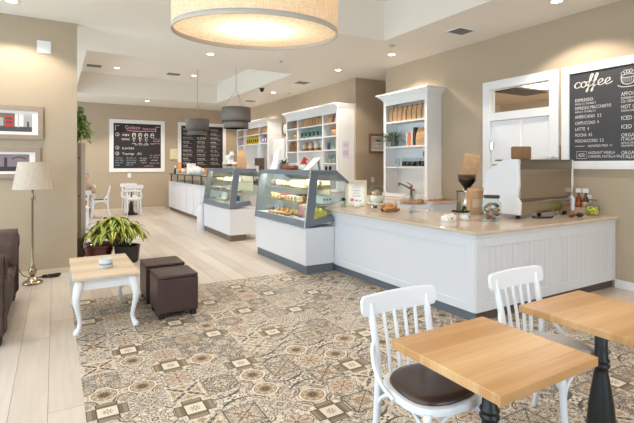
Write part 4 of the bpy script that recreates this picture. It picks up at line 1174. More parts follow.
for i in range(5):
    lab = '%s dark filled jar from the near end on the third shelf of the fern cabinet' % ORD[i]; loc = (5.87, 6.10 + i * 0.135, 1.521)
    if j0 is None: j0 = jar_thing('coffee_jar', lab, 0.052, 0.175, BEANS, GLASSM, loc, 'coffee jars in the fern cabinet', 0.6)
    else: dup(j0, loc, None, lab)
jar_thing('glass_jar', 'clear jar at the far end of the coffee jar shelf', 0.05, 0.17, mat('jar_white', (226, 228, 228), 0.6), GLASSM, (5.87, 6.84, 1.521), None, 0.3)
tag(MB().box(6.105, 6.119, 6.26, 6.38, 1.72, 1.82).build('small_sign', mat('sign_grey', (150, 152, 160), 0.6)), 'small grey sign above the coffee jars', 'sign')
single(MB().lathe([(0, 0), (0.045, 0), (0.05, 0.10), (0.045, 0.11), (0, 0.11)], 14).lathe([(0, 0.11), (0.02, 0.115), (0.03, 0.15), (0, 0.17)], 10, mi=1), 'soap_bottle', [mat('soap_pale', (232, 220, 214), 0.4), mat('soap_coral', (214, 120, 96), 0.5)], 'pale soap bottle with coral cap behind the tap', 'bottle', (5.95, 6.46, 0.931))
MBT = thing('kitchen_tap', 'brushed metal tap over the back counter sink', 'tap', (5.72, 6.28, 0.931))
MB().lathe([(0, 0), (0.04, 0), (0.04, 0.012), (0.026, 0.02), (0.024, 0.20), (0.03, 0.21), (0.03, 0.25), (0, 0.255)], 16).build('body', mat('tap_metal', (120, 116, 112), 0.3, metal=1.0), MBT)
MB().tube(catmull([(0, 0, 0.17), (-0.05, 0.10, 0.23), (-0.10, 0.21, 0.275)], 5), [0.018] * 11, 10).tube([(-0.10, 0.21, 0.285), (-0.105, 0.225, 0.235)], [0.022, 0.025], 10).build('spout', mat('tap_metal', (120, 116, 112), 0.3, metal=1.0), MBT)
MB().tube([(0, 0, 0.25), (-0.03, 0.10, 0.30)], [0.014, 0.008], 8).build('lever', mat('tap_metal', (120, 116, 112), 0.3, metal=1.0), MBT)
tb = thing('serving_tray', 'brown tray with greens lying at the end of the back counter', 'tray', (5.60, 5.60, 0.931), 0.0)
MB().box(-0.10, 0.40, -0.09, 0.09, 0, 0.015).build('board', BOARDW, tb, bevel=0.004)
b = MB()
for k in range(14): leaf(b, (rnd.uniform(-.05, .35), rnd.uniform(-.06, .06), 0.018), (rnd.uniform(-1, 1), rnd.uniform(-1, 1), .3), 0.07, 0.02, 1.2, n=4)
b.build('greens', mat('olive_green', (112, 104, 58), 0.6, var=0.3), tb, fix=False)

# --- middle bookcase: near column y 8.74..9.375, wide 9.405..10.685, far 10.715..11.35
XS = 5.80
def box_round(r, h): return MB().lathe([(0, 0), (r, 0), (r, h), (0, h)], 20)
B2 = 'on the %s of the middle bookcase'
single(bag_mesh(0.24, 0.16, 0.20, 0, 7), 'kraft_bag', KRAFT, 'squat kraft bag on the top shelf of the middle bookcase, near column', 'bag', (XS, 9.16, 2.561), -PI / 2)
single(bag_mesh(0.14, 0.12, 0.19, 0, 8), 'gift_bag', mat('cream_bag', (226, 214, 200), 0.6), 'cream gift bag beside the squat kraft bag on the near column top shelf', 'bag', (XS, 8.87, 2.561), -PI / 2)
rowx('kraft_bag', '%s kraft bag from the near end on the wide top shelf of the middle bookcase', 'bag', 'kraft bags in the middle bookcase', 8, 9.42, 10.66, XS, 2.561, kraft(0.122, 0.09, 0.235, seed=3))
single(bag_mesh(0.26, 0.16, 0.22, 0, 9), 'kraft_bag', KRAFTD, 'dark kraft bag on the top shelf of the middle bookcase, far column', 'bag', (XS, 10.98, 2.561), -PI / 2)
def round_box(label, loc, r=0.13, h=0.2):
    t = thing('round_box', label, 'box', loc)
    MB().lathe([(0, 0), (r * .98, 0), (r * .98, h * .8), (0, h * .8)], 24).build('body', KRAFT, t)
    MB().lathe([(0, h * .68), (r * 1.02, h * .68), (r * 1.02, h), (0, h)], 24).build('lid', KRAFTD, t)
round_box('kraft hat box on the second shelf of the middle bookcase, near column', (XS + .02, 8.98, 2.251), 0.14, 0.23)
round_box('kraft hat box on the second shelf of the middle bookcase, far column', (XS + .02, 10.96, 2.251), 0.13, 0.2)
rowx('coffee_bag', '%s teal bag with dark label from the near end on the middle bookcase', 'bag', 'teal coffee bags', 6, 9.42, 10.66, XS, 2.251, labelled_bag(0.185, 0.11, 0.255, TEAL, mat('bag_label_dark', (44, 46, 50), 0.6), 5))
single(bag_mesh(0.17, 0.12, 0.25, 0, 12), 'gift_bag', TEAL, 'teal gift bag on the third shelf, near column of the middle bookcase', 'bag', (XS, 9.05, 1.921), -PI / 2)
single(box_round(0.06, 0.16), 'dark_tin', mat('dark_navy', (54, 60, 78), 0.5), 'dark navy tin beside the teal gift bag', 'tin', (XS - .03, 9.22, 1.921))
single(MB().box(-.09, .09, -.06, .06, 0, 0.25), 'card_box', KRAFT, 'tall kraft box beside the teal gift bag at the near end', 'box', (XS, 8.86, 1.921), -PI / 2, bevel=0.004)
def gift(label, loc, m):
    t = thing('gift_basket', label, 'gift basket', loc)
    MB().lathe([(0, 0), (0.075, 0), (0.09, 0.07), (0.085, 0.07), (0, 0.06)], 14).build('basket', KRAFTD, t)
    MB().lathe([(0.08, 0.06), (0.095, 0.12), (0.06, 0.19), (0.018, 0.215), (0.05, 0.26), (0, 0.25)], 10, smooth=False).build('wrapping', m, t)
    MB().tube([(0.022 * math.cos(a * PI / 4), 0.022 * math.sin(a * PI / 4), 0.215) for a in range(8)], 0.008, 6, closed=True).build('ribbon', REDM, t)
for i in range(4):
    gift('%s wrapped gift basket from the near end on the middle bookcase' % ORD[i], (XS, 9.56 + i * 0.30, 1.921), mat('cellophane', (226, 220, 212), 0.25) if i < 2 else mat('cellophane_tan', (206, 184, 156), 0.3))
rowx('coffee_bag', '%s brown bag from the near end in the far column of the middle bookcase', 'bag', 'brown bags in the middle bookcase', 3, 10.73, 11.33, XS, 1.921, kraft(0.15, 0.1, 0.27, KRAFTD, seed=6, name='coffee_bag'))
j0 = None
for i in range(3):
    lab = '%s clear canister from the near end on the lower near shelf of the middle bookcase' % ORD[i]; loc = (XS, 8.88 + i * 0.17, 1.601)
    if j0 is None: j0 = jar_thing('glass_canister', lab, 0.06, 0.22, mat('canister_fill', (222, 214, 200), 0.6), CHROME, loc, 'clear canisters on the middle bookcase', 0.55)
    else: dup(j0, loc, None, lab)
# --- farthest bookcase: near column 12.67..13.31, wide 13.35..14.63, far 14.67..15.3
rowx('kraft_bag', '%s kraft bag from the near end, near column top of the farthest bookcase', 'bag', 'kraft bags in the farthest bookcase', 4, 12.69, 13.30, XS, 2.561, kraft(0.13, 0.1, 0.24, seed=13))
rowx('kraft_bag', '%s kraft bag from the near end, wide top shelf of the farthest bookcase', 'bag', 'kraft bags in the farthest bookcase', 8, 13.36, 14.62, XS, 2.561, kraft(0.122, 0.09, 0.24, seed=14))
rowx('kraft_bag', '%s kraft bag from the near end, far column top of the farthest bookcase', 'bag', 'kraft bags in the farthest bookcase', 4, 14.68, 15.28, XS, 2.561, kraft(0.13, 0.1, 0.24, seed=15))
YB = 'yellow coffee bags'
rowx('coffee_bag', '%s yellow bag from the near end on the farthest bookcase', 'bag', YB, 7, 13.36, 14.62, XS, 2.251, labelled_bag(0.15, 0.11, 0.26, YBAG, mat('bag_label_dark', (44, 46, 50), 0.6), 16))
rowx('coffee_bag', '%s lilac bag from the near end on the farthest bookcase, near column', 'bag', 'lilac bags', 3, 12.70, 13.28, XS, 2.251, labelled_bag(0.16, 0.11, 0.25, PURP, PAPER, 17))
rowx('coffee_bag', '%s lilac bag from the near end on the farthest bookcase, far column', 'bag', 'lilac bags', 3, 14.70, 15.26, XS, 2.251, labelled_bag(0.16, 0.11, 0.25, PURP, KRAFT, 18))
# ================================================================== things on the counter
T0 = CT + 0.001
# espresso machine, back towards the room
t = thing('espresso_machine', 'large espresso machine in white and steel, its back to the room', 'coffee machine', (4.79, 3.40, T0))
Wd = 1.15
MB().box(0.05, Wd - .03, 0.03, 0.40, 0.045, 0.30).build('lower_body', STEEL, t, bevel=0.004)
MB().prism([(0.0, 0.05), (0.0, 0.20), (0.022, 0.225), (0.0, 0.245), (0.0, 0.62), (0.03, 0.66), (0.40, 0.66), (0.44, 0.30), (0.44, 0.05)], 0.045, Wd - .03, 'x').build('back_panel', STEEL, t, bevel=0.003)
MB().box(0.045, Wd - .03, -0.006, 0.0, 0.595, 0.715).box(0.045, Wd - 0.03, 0.0, 0.36, 0.70, 0.72).build('top_rail', mat('rail_bronze', (140, 124, 108), 0.3, metal=0.9), t, bevel=0.003)
side = [(-0.02, 0.045), (-0.03, 0.20), (0.012, 0.26), (-0.012, 0.40), (-0.005, 0.72), (0.20, 0.725), (0.30, 0.65), (0.36, 0.64), (0.47, 0.54), (0.50, 0.32), (0.52, 0.10), (0.50, 0.045)]
WP = mat('machine_white', (240, 241, 246), 0.18, coat=0.5, bump=0.12, bscale=9)
for x0, x1 in ((-0.005, 0.044), (Wd - .029, Wd + 0.012)): MB().prism(side, x0, x1, 'x').build('side_panel', WP, t, bevel=0.012)
MB().prism([(0.36, 0.47), (0.36, 0.59), (0.56, 0.50), (0.56, 0.42)], 0.05, Wd - .035, 'x').build('front_hood', WP, t, bevel=0.01)
MB().box(0.05, Wd - .04, 0.40, 0.58, 0.05, 0.10).build('drip_tray', CHROME, t)
for k in range(3):
    MB().cyl((0.22 + k * .33, 0.50, 0.42), (0.22 + k * .33, 0.50, 0.34), 0.04).cyl((0.22 + k * .33, 0.53, 0.335), (0.22 + k * .33, 0.66, 0.33), 0.014).build('group_head', BLACK, t)
for x in (0.09, Wd - .09):
    for y in (0.06, 0.42): MB().cyl((x, y, 0), (x, y, 0.046), 0.028).build('foot', BLACK, t)
for k in range(2): pass
t = thing('wooden_board', 'rounded brown wooden board standing on top of the espresso machine', 'board', (5.02, 3.66, T0 + 0.722), -0.55)
MB().prism(rrect(-0.0, 0.25, 0, 0.165, 0.022), -0.011, 0.011, 'y').build('board', BOARDW, t, bevel=0.003)
single(MB().box(-.09, .09, -.05, .05, 0, 0.035).box(-.05, .05, -.03, .03, 0.035, 0.05), 'folded_towel', [PAPER], 'folded white cloth on top of the espresso machine, beside the menu board', 'cloth', (5.70, 3.55, T0 + 0.722), bevel=0.006)
single(MB().box(-0.012, 0.012, -0.006, 0.006, 0, 0.19), 'wooden_stick', [BOARDW], 'thin upright wooden stick on the machine in front of the menu board', 'stick', (5.815, 3.50, T0 + 0.722))
# portafilter lying by the machine
t = thing('portafilter', 'dark wood handled portafilter lying before the steel machine back', 'portafilter', (5.48, 3.18, T0))
MB().tube([(0, 0, .022), (0.04, 0, .022), (0.10, 0.0, .022), (0.13, 0, .022)], [0.014, 0.02, 0.02, 0.013], 12).build('handle', mat('handle_brown', (104, 58, 38), 0.4), t)
MB().cyl((0.131, 0, .022), (0.20, 0, .022), 0.010).lathe([(0, 0.002), (0.034, 0.002), (0.036, 0.045), (0, 0.045)], 18, (0.235, 0, 0)).build('basket', BLACK, t)
# machine hose
tag(MB().tube(catmull([(5.06, 3.40, T0 + .012), (5.12, 3.30, T0 + .012), (5.24, 3.27, T0 + .012), (5.36, 3.32, T0 + .012)], 6), 0.011, 8).build('machine_hose', BLACK), 'black hose curling out from under the espresso machine', 'hose')
# grinder with tray
t = thing('coffee_grinder', 'chrome coffee grinder with bean filled hopper beside the white machine', 'grinder', (4.93, 4.29, T0))
MB().box(-.16, .16, -.13, .13, 0, 0.022).build('base', BLACK, t, bevel=0.004)
MB().lathe([(0, 0.022), (0.085, 0.022), (0.085, 0.04), (0.072, 0.05), (0.072, 0.26), (0.082, 0.27), (0.082, 0.30), (0.04, 0.315), (0, 0.315)], 28).build('body', CHROME, t)
MB().lathe([(0.035, 0.315), (0.05, 0.34), (0.12, 0.43), (0.125, 0.52), (0.12, 0.52), (0.115, 0.43), (0.046, 0.345), (0.03, 0.32)], 28).build('hopper', SMOKE, t)
MB().lathe([(0, 0.325), (0.032, 0.325), (0.045, 0.345), (0.10, 0.415), (0.108, 0.47), (0, 0.475)], 22).build('beans', BEANS, t)
MB().box(-.20, -.04, -.012, .012, 0.285, 0.30).tube([(-.19, 0, .29), (-.19, 0, .18), (-.195, 0, 0.02)], 0.008, 8).build('arm', mat('tap_metal', (120, 116, 112), 0.3, metal=1.0), t)
MB().lathe([(0, 0.0225), (0.035, 0.0225), (0.035, 0.07), (0.02, 0.09), (0, 0.09)], 14, (-.125, -.07, 0)).build('tamper', BLACK, t)
o = bag_mesh(0.20, 0.13, 0.33, 0, 21, blunt=True).build('kraft_bag', KRAFT, loc=(4.95, 4.29, T0 + 0.477), rot=(0, math.radians(10), -0.7))
tag(o, 'crumpled kraft bag of beans stuck upright in the grinder hopper', 'bag')
o = bag_mesh(0.20, 0.13, 0.345, 0, 22, blunt=True).build('kraft_bag', KRAFT, loc=(4.86, 4.085, T0), rot=(0, 0, -0.5)); tag(o, 'tall kraft coffee bag standing before the chrome grinder', 'bag')
MB().box(-.07, .07, -.072, -.069, .09, .20).build('label', mat('kraft_label', (216, 186, 156), 0.7), o)
# candy jar
t = thing('candy_jar', 'glass jar of colourful wrapped candies in front of the white espresso machine', 'jar', (4.39, 3.46, T0))
r, h = 0.105, 0.30
MB().lathe([(0, 0), (r * .95, 0), (r, 0.012), (r, h * .72), (r * .74, h * .82), (r * .74, h * .90), (r * .70, h * .90), (r * .70, h * .81), (r * .96, h * .71), (r * .96, 0.015), (0, 0.012)], 28).build('glass_body', GLASSM, t)
MB().lathe([(0, h * .885), (r * .84, h * .885), (r * .86, h * .90), (r * .86, h * .99), (r * .8, h), (0, h)], 28).build('lid', mat('jar_lid', (74, 66, 60), 0.35, metal=0.6), t)
cb = MB(); cm = [mat('candy_red', (176, 60, 56), 0.25), mat('candy_orange', (206, 130, 80), 0.25), mat('candy_white', (240, 236, 226), 0.3), mat('candy_blue', (110, 116, 136), 0.25), mat('candy_gold', (196, 160, 110), 0.25), mat('candy_dark', (70, 40, 40), 0.25), mat('candy_green', (160, 150, 120), 0.3)]
for k in range(90):
    a = rnd.uniform(0, 2 * PI); q = (r - .034) * math.sqrt(rnd.uniform(0.15, 1)); z = rnd.uniform(0.03, h * .66)
    cb.sphere((q * math.cos(a), q * math.sin(a), z), rnd.uniform(0.020, 0.030), 7, 5, int(rnd.random() * 7), (1, 1, .8))
o = cb.build('candies', cm, t); o['kind'] = 'stuff'
# little plant in white cup, white card box, cup with red
t = thing('succulent', 'small green succulent with reddish stems in a white cup', 'plant', (4.20, 3.68, T0))
MB().lathe([(0, 0), (0.055, 0), (0.066, 0.085), (0.060, 0.085), (0.056, 0.06), (0, 0.06)], 20).build('pot', PAPER, t)
MB().box(-.014, .014, -.066, -.062, .03, .055).build('emblem', mat('emblem_grey', (140, 140, 150), 0.6), t)
fo = MB()
for k in range(34):
    a = rnd.uniform(0, 2 * PI); leaf(fo, (0.02 * math.cos(a), 0.02 * math.sin(a), 0.075), (math.cos(a), math.sin(a), rnd.uniform(.5, 1.6)), rnd.uniform(0.07, 0.11), 0.013, 1.3, n=4)
fo.build('foliage', LEAFD, t, fix=False)
st = MB()
for k in range(12):
    a = 2 * PI * k / 12; leaf(st, (0.02 * math.cos(a), 0.02 * math.sin(a), 0.07), (math.cos(a), math.sin(a), .3), 0.07, 0.02, 0.8, n=4)
st.build('red_leaves', mat('red_leaf', (150, 60, 44), 0.5), t, fix=False)
t = thing('card_holder', 'small white card box near the corner of the counter', 'card box', (3.99, 3.74, T0), 0.18)
MB().box(-.095, .095, -.045, .045, 0, 0.055).build('body', PAPER, t, bevel=0.003); MB().box(-.08, .08, -.02, .02, 0.0555, 0.072).build('cards', PAPER, t)
MB().box(-.02, .02, -.0465, -.0455, .015, .035).build('print', mat('emblem_grey', (140, 140, 150), 0.6), t)
# yellow jar and syrup bottles by the wall
jar = thing('glass_jar', 'round glass jar of yellow wrapped sweets at the wall end of the counter', 'jar', (5.96, 3.16, T0))
r, h = 0.085, 0.21
MB().lathe([(0, 0), (r * .9, 0), (r, .012), (r, h * .62), (r * .62, h * .86), (r * .62, h * .95), (r * .58, h * .95), (r * .58, h * .85), (r * .95, h * .61), (r * .95, .015), (0, .012)], 24).build('glass_body', GLASSM, jar)
MB().lathe([(0, h * .94), (r * .66, h * .94), (r * .66, h), (0, h)], 18).build('lid', KRAFTD, jar)
cb = MB(); cm = [mat('sweet_yellow', (232, 220, 60), 0.3), mat('sweet_lime', (190, 206, 60), 0.3)]
for k in range(70):
    a = rnd.uniform(0, 2 * PI); q = (r - .024) * math.sqrt(rnd.random()); cb.sphere((q * math.cos(a), q * math.sin(a), rnd.uniform(.028, h * .5)), .016, 7, 5, k % 2)
cb.build('sweets', cm, jar)['kind'] = 'stuff'
cad = thing('bottle_caddy', 'pale wooden caddy holding the syrup bottles by the wall', 'caddy', (6.035, 3.33, T0))
MB().box(-.05, .05, -.105, .105, 0, .012).box(-.05, -.042, -.105, .105, .012, .09).box(.042, .05, -.105, .105, .012, .09).box(-.042, .042, -.105, -.097, .012, .09).box(-.042, .042, .097, .105, .012, .09).build('tray', mat('caddy_pale', (214, 178, 150), 0.5), cad)
for k, (y, lab) in enumerate(((3.405, 'amber syrup bottle with white tag, nearer the espresso machine'), (3.315, 'dark syrup bottle with white tag, next to the jar of yellow sweets'))):
    b = thing('syrup_bottle', lab, 'bottle', (6.035, y - .03, T0 + .0125))
    MB().lathe([(0, 0), (.036, 0), (.037, .17), (.026, .21), (.014, .235), (.014, .27), (0, .27)], 18).build('bottle_body', AMBER if k == 0 else mat('syrup_dark', (84, 48, 34), 0.15), b)
    MB().box(-.012, .012, -.034, .034, .271, .325).build('tag', PAPER, b)
    MB().lathe([(.0372, .05), (.0378, .05), (.0378, .15), (.0372, .15)], 18).build('label', mat('syrup_label', (150, 70, 30), 0.5) if k == 0 else mat('syrup_label_b', (196, 160, 130), 0.5), b)
# framed menu card leaning at the case end of the counter
t = thing('framed_menu', 'cream picture frame with a printed menu card on the counter', 'menu', (4.14, 5.82, T0), rot=(PI / 2 - 0.16, 0, -0.62))
R = lambda d: [(-.17 + d, d), (.17 - d, d), (.17 - d, .41 - d), (-.17 + d, .41 - d)]
MB().ring(R(0), R(.045), 0.0, 0.022, 'z').build('frame', mat('frame_cream', (228, 220, 200), 0.4, var=0.06, vscale=30), t, bevel=0.004)
MB().box(-.125, .125, .045, .365, .004, .010).build('card', PAPER, t)
tx = MB()
for k, (w, y, m) in enumerate(((.06, .325, 0), (.12, .30, 0), (.15, .285, 0), (.10, .255, 1), (.13, .24, 0), (.09, .215, 0), (.13, .19, 0), (.15, .16, 1), (.12, .145, 0))):
    tx.box(-w / 2, w / 2, y, y + .006, .0101, .0106, m)
tx.box(-.09, -.035, .07, .12, .0101, .0107, 2); tx.box(-.02, .03, .07, .10, .0101, .0107, 1); tx.box(.045, .085, .07, .09, .0101, .0107, 1)
tx.build('print', [mat('print_grey', (150, 156, 180), 0.7), mat('print_blue', (150, 176, 216), 0.7), mat('print_pink', (222, 120, 150), 0.7)], t)
MB().box(-.03, .03, .02, .30, -.012, -.001).build('easel', mat('easel_brown', (120, 90, 66), 0.6), t)
# cloche with cake
t = thing('cake_cloche', 'glass cake dome with knob beside the framed menu', 'cake dome', (4.28, 5.47, T0))
MB().lathe([(0, 0), (.09, 0), (.08, .012), (.03, .03), (.03, .05), (.135, .062), (.14, .072), (0, .072)], 28).build('stand', PAPER, t)
MB().lathe([(.124, .073), (.124, .22), (.116, .27), (.092, .315), (.05, .342), (0, .35), (0, .346), (.049, .338), (.089, .312), (.112, .268), (.120, .22), (.120, .073)], 32).build('dome', GLASSM, t)
MB().lathe([(0, .349), (.010, .351), (.010, .362), (.024, .378), (.020, .40), (0, .405)], 16).build('knob', GLASSM, t)
single(MB().lathe([(0, 0), (.09, 0), (.095, .10), (.09, .11), (0, .11)], 22).lathe([(0, .111), (.085, .111), (.07, .16), (.03, .19), (0, .20)], 14, mi=1), 'layer_cake', [CREAM, mat('nut_cake', (176, 140, 112), 0.7, var=0.25, vscale=40)], 'cream and nut layer cake under the glass dome', 'cake', (4.28, 5.47, T0 + .0725))
t = thing('herb_pot', 'tiny dark leaved plant in a white pot at the case end of the counter', 'plant', (4.02, 6.00, T0))
MB().lathe([(0, 0), (.045, 0), (.052, .08), (.046, .08), (.04, .06), (0, .06)], 18).build('pot', PAPER, t)
fo = MB()
for k in range(30):
    a = rnd.uniform(0, 2 * PI); leaf(fo, (0, 0, .07), (math.cos(a), math.sin(a), rnd.uniform(.4, 2)), rnd.uniform(.06, .11), .016, 1.0, n=4)
fo.build('foliage', mat('herb_dark', (70, 74, 52), 0.6, var=0.3), t, fix=False)
# glass cup with dark dessert, boards with pastries
def croissant_mb(L, R, mi=0):
    pts = []; rs = []
    for i in range(15):
        q = -1 + 2 * i / 14; a = q * 1.25
        pts.append((L * .5 * math.sin(a) / math.sin(1.25), -L * .28 * (math.cos(a) - 1) - L * .1, R * (1 - .45 * abs(q)) ))
        rs.append(max(.004, R * (1 - abs(q) ** 1.6 * .85) * (1.0 + .10 * (1 if i % 2 else -1))))
    return MB().tube(pts, rs, 10, mi)
def cake_slice_mb(L, w, h):
    b = MB(); p = [(0, 0), (L, -w / 2), (L, w / 2)]
    for k, (z0, z1, m) in enumerate(((0, .3, 0), (.3, .4, 1), (.4, .7, 0), (.7, .8, 1), (.8, .95, 0), (.95, 1.05, 1))): b.prism(p, z0 * h, z1 * h, 'z', m)
    return b
def tart_mb(r, h):
    b = MB().lathe([(0, 0), (r * .8, 0), (r, h), (r * .9, h), (r * .85, h * .8), (0, h * .8)], 20)
    b.lathe([(0, h * .8), (r * .84, h * .8), (r * .7, h * 1.15), (0, h * 1.3)], 16, mi=1); return b
def loaf_mb(L, r):
    pts = [(L * (-.5 + i / 8), 0, r * .8) for i in range(9)]; return MB().tube(pts, [r * (1 - abs(-1 + i / 4) ** 3 * .7) for i in range(9)], 12)
def swirl_mb(r, h):
    return MB().lathe([(0, 0), (r, 0), (r * 1.05, h * .2), (r * .75, h * .35), (r * .85, h * .5), (r * .5, h * .68), (r * .55, h * .8), (0, h)], 14)
def wrapped_mb(w, d, h):
    return MB().box(-w / 2, w / 2, -d / 2, d / 2, 0, h)
single(MB().lathe([(0, 0), (.035, 0), (.04, .06), (.036, .06), (.03, .01), (0, .01)], 16).lathe([(0, .011), (.032, .011), (.035, .05), (0, .055)], 14, mi=1), 'dessert_cup', [GLASSM, CHOC], 'little glass cup of chocolate dessert in front of the cake dome', 'dessert', (4.10, 5.28, T0))
t = thing('serving_board', 'round wooden board with pastries beside the cake dome', 'board', (4.22, 5.10, T0))
MB().lathe([(0, 0), (.15, 0), (.155, .008), (.15, .018), (0, .018)], 26).build('board', BOARDW, t)
for k, (x, y, a) in enumerate(((-.06, -.05, .3), (.06, -.02, 1.2), (-.02, .07, 2.4), (.05, .09, 0.2))):
    single(croissant_mb(.15, .04), 'croissant', BREAD, '%s golden croissant on the round wooden board' % ORD[k], 'croissant', (4.22 + x, 5.10 + y, T0 + .0185), a, 'croissants on the round board')
t = thing('bread_basket', 'small wooden tray of brown rolls on the counter in front of the croissants', 'tray', (4.02, 4.86, T0))
MB().box(-.10, .10, -.06, .06, 0, .012).box(-.10, .10, -.06, -.053, .012, .045).box(-.10, .10, .053, .06, .012, .045).build('tray', KRAFTD, t)
for k in range(3): single(loaf_mb(.09, .03), 'bread_roll', BREAD, '%s brown roll in the small wooden tray' % ORD[k], 'roll', (3.96 + .06 * k, 4.86, T0 + .0125), PI / 2, 'rolls in the wooden tray')
t = thing('cake_stand', 'glass topped cake stand with orange glazed pastries', 'cake stand', (4.32, 4.70, T0))
MB().lathe([(0, 0), (.08, 0), (.075, .01), (.02, .025), (.018, .08), (.03, .095), (.185, .10), (.19, .112), (0, .112)], 30).build('stand', GLASSM, t)
MB().lathe([(.18, .113), (.18, .16), (.16, .20), (.10, .235), (0.0, .245), (0, .241), (.098, .231), (.156, .197), (.176, .16), (.176, .113)], 30).lathe([(0, .245), (.015, .25), (.022, .27), (0, .28)], 12).build('dome', GLASSM, t)
for k in range(6):
    a = k * PI / 3; single(croissant_mb(.13, .034), 'glazed_pastry', mat('glazed_orange', (198, 138, 96), 0.3, var=.2), '%s glazed pastry on the glass cake stand' % ORD[k], 'pastry', (4.32 + .105 * math.cos(a), 4.70 + .105 * math.sin(a), T0 + .1125), a + PI / 2, 'glazed pastries on the stand')
single(MB().lathe([(0, 0), (.05, 0), (.058, .05), (.05, .055), (0, .03)], 16), 'small_bowl', PAPER, 'small white bowl between the menu frame and the dome', 'bowl', (4.02, 5.62, T0))

# ================================================================== contents of the two cases
def fill(case_loc, near_lab, items, dark=False):
    for (name, mk, mats, lab, cat, lx, ly, lz, rz, grp) in items:
        single(mk, name, mats, lab, cat, (case_loc[0] + lx, case_loc[1] + ly, case_loc[2] + lz), rz, grp)
ZA, ZB, ZC = 0.7565, 0.9865, 1.2015
CA = (CX, CY, 0)
items = []
def series(name, mkf, mats, lab, cat, xs, y0, dy, n, z, rz, grp):
    for k in range(n):
        items.append((name, mkf(), mats, lab % ORD[k], cat, xs, y0 + dy * k, z, rz, grp))
BOX = mat('cake_box_dark', (104, 84, 74), 0.6)
# top shelf from the near end
series('cup_dessert', lambda: MB().lathe([(0, 0), (.03, 0), (.038, .09), (0, .09)], 14).lathe([(0, .09), (.038, .09), (.025, .12), (0, .135)], 12, mi=1), [mat('pudding_cup', (196, 160, 120), 0.3), CREAM], '%s creamy dessert cup from the near end on the top shelf of the lit case', 'dessert', .30, .10, .105, 4, ZC, 0, 'dessert cups')
series('muffin', lambda: swirl_mb(.05, .10), BREADP, '%s pale muffin from the near end on the top shelf of the lit case', 'muffin', .28, .55, .115, 4, ZC, 0, 'pale muffins')
series('fruit_tart', lambda: tart_mb(.055, .05), [BREAD, mat('apricot', (236, 168, 96), 0.3)], '%s apricot tart from the near end on the top shelf of the lit case', 'tart', .30, 1.02, .125, 3, ZC, 0, 'apricot tarts')
items.append(('cake_box', wrapped_mb(.16, .16, .10), BOX, 'dark cake box at the far end of the top shelf of the lit case', 'box', .34, 1.62, ZC, 0.1, None))
items.append(('iced_cake', MB().lathe([(0, 0), (.09, 0), (.09, .09), (0, .09)], 22).lathe([(0, .09), (.05, .09), (.04, .11), (0, .11)], 14, mi=1), [CREAM, BERRY], 'white iced cake with red topping on the top shelf of the lit case', 'cake', .33, 1.42, ZC, 0, None))
# second shelf
items.append(('flan', MB().lathe([(0, 0), (.15, 0), (.16, .035), (0, .035)], 26).lathe([(0, .035), (.15, .035), (.15, .05), (0, .05)], 26, mi=1), [BREADP, mat('flan_yellow', (240, 200, 110), 0.4)], 'wide yellow flan near the glass end of the middle shelf', 'flan', .38, .22, ZC - .0, 0, None))
series('cake_slice', lambda: cake_slice_mb(.13, .08, .085), [BREADP, CREAM], '%s layered cake slice from the near end on the middle shelf of the lit case', 'cake slice', .24, .50, .11, 4, ZB, PI, 'layered cake slices')
series('berry_tart', lambda: tart_mb(.06, .07), [BREADP, BERRY], '%s strawberry tart from the near end on the middle shelf of the lit case', 'tart', .27, 1.02, .125, 3, ZB, 0, 'strawberry tarts')
items.append(('chocolate_cake', MB().lathe([(0, 0), (.10, 0), (.10, .08), (0, .09)], 22), CHOC, 'dark chocolate cake behind the layered slices on the middle shelf', 'cake', .48, .95, ZB, 0, None))
series('sandwich', lambda: MB().prism([(-.07, 0), (.07, 0), (0, .09)], -.035, .035, 'y'), BREADP, '%s pale sandwich from the near end at the far end of the middle shelf', 'sandwich', .28, 1.42, .12, 3, ZB, PI / 2, 'pale sandwiches')
bx = wrapped_mb(.14, .20, .115)
for k in range(3): bx.sphere((.0701, -.06 + .06 * k, .06), .018, 8, 5, 1, (.1, 1, 1)); bx.sphere((-.05 + .05 * k, -.1003, .06), .016, 8, 5, 1, (1, .1, 1))
items.append(('cookie_box', bx, [PAPER, BERRY], 'white box with red dots behind the near end glass of the lit case', 'box', .40, .15, ZB, 0, None))
# deck
series('croissant', lambda: croissant_mb(.17, .045), BREAD, '%s croissant from the near end on the deck of the lit case', 'croissant', .25, .74, .17, 5, ZA, 1.0, 'croissants in the lit case')
series('baguette', lambda: loaf_mb(.24, .03), BREADP, '%s long bread stick from the near end at the back of the lit case deck', 'bread', .38, .72, .12, 7, ZA, .6, 'bread sticks')
items.append(('candy_jar', MB().lathe([(0, 0), (.075, 0), (.08, .17), (.06, .19), (0, .19)], 16), [mat('pink_jar', (222, 150, 150), 0.3, var=.4, vscale=30)], 'jar of pinkish sweets on the deck at the near end of the lit case', 'jar', .25, .51, ZA, 0, None))
items.append(('candy_jar', MB().lathe([(0, 0), (.075, 0), (.08, .19), (.06, .21), (0, .21)], 16), [mat('tan_jar', (226, 190, 150), 0.3, var=.3, vscale=30)], 'jar of tan biscuits on the deck next to the jar of pinkish sweets', 'jar', .25, .34, ZA, 0, None))
pc = MB().lathe([(0, 0), (.10, 0), (.11, .05), (.10, .11), (.0, .12)], 12, smooth=False)
for k in range(14): pc.sphere((.09 * math.cos(k * .9), .09 * math.sin(k * .9), .06 + .07 * (k % 3) / 2), .035, 8, 5, k % 2)
items.append(('lemon_cake', pc, [YELL, mat('lemon_pale', (246, 228, 130), 0.5)], 'lumpy bright yellow lemon cake behind the near end glass', 'cake', .32, .15, ZA, 0, None))
items.append(('price_card', MB().box(-.10, .10, -.004, .004, 0, .14), mat('price_card', (222, 222, 222), 0.6), 'pale sign card standing in the middle of the lit case deck', 'sign', .34, 1.55, ZA, PI / 2 + .3, None))
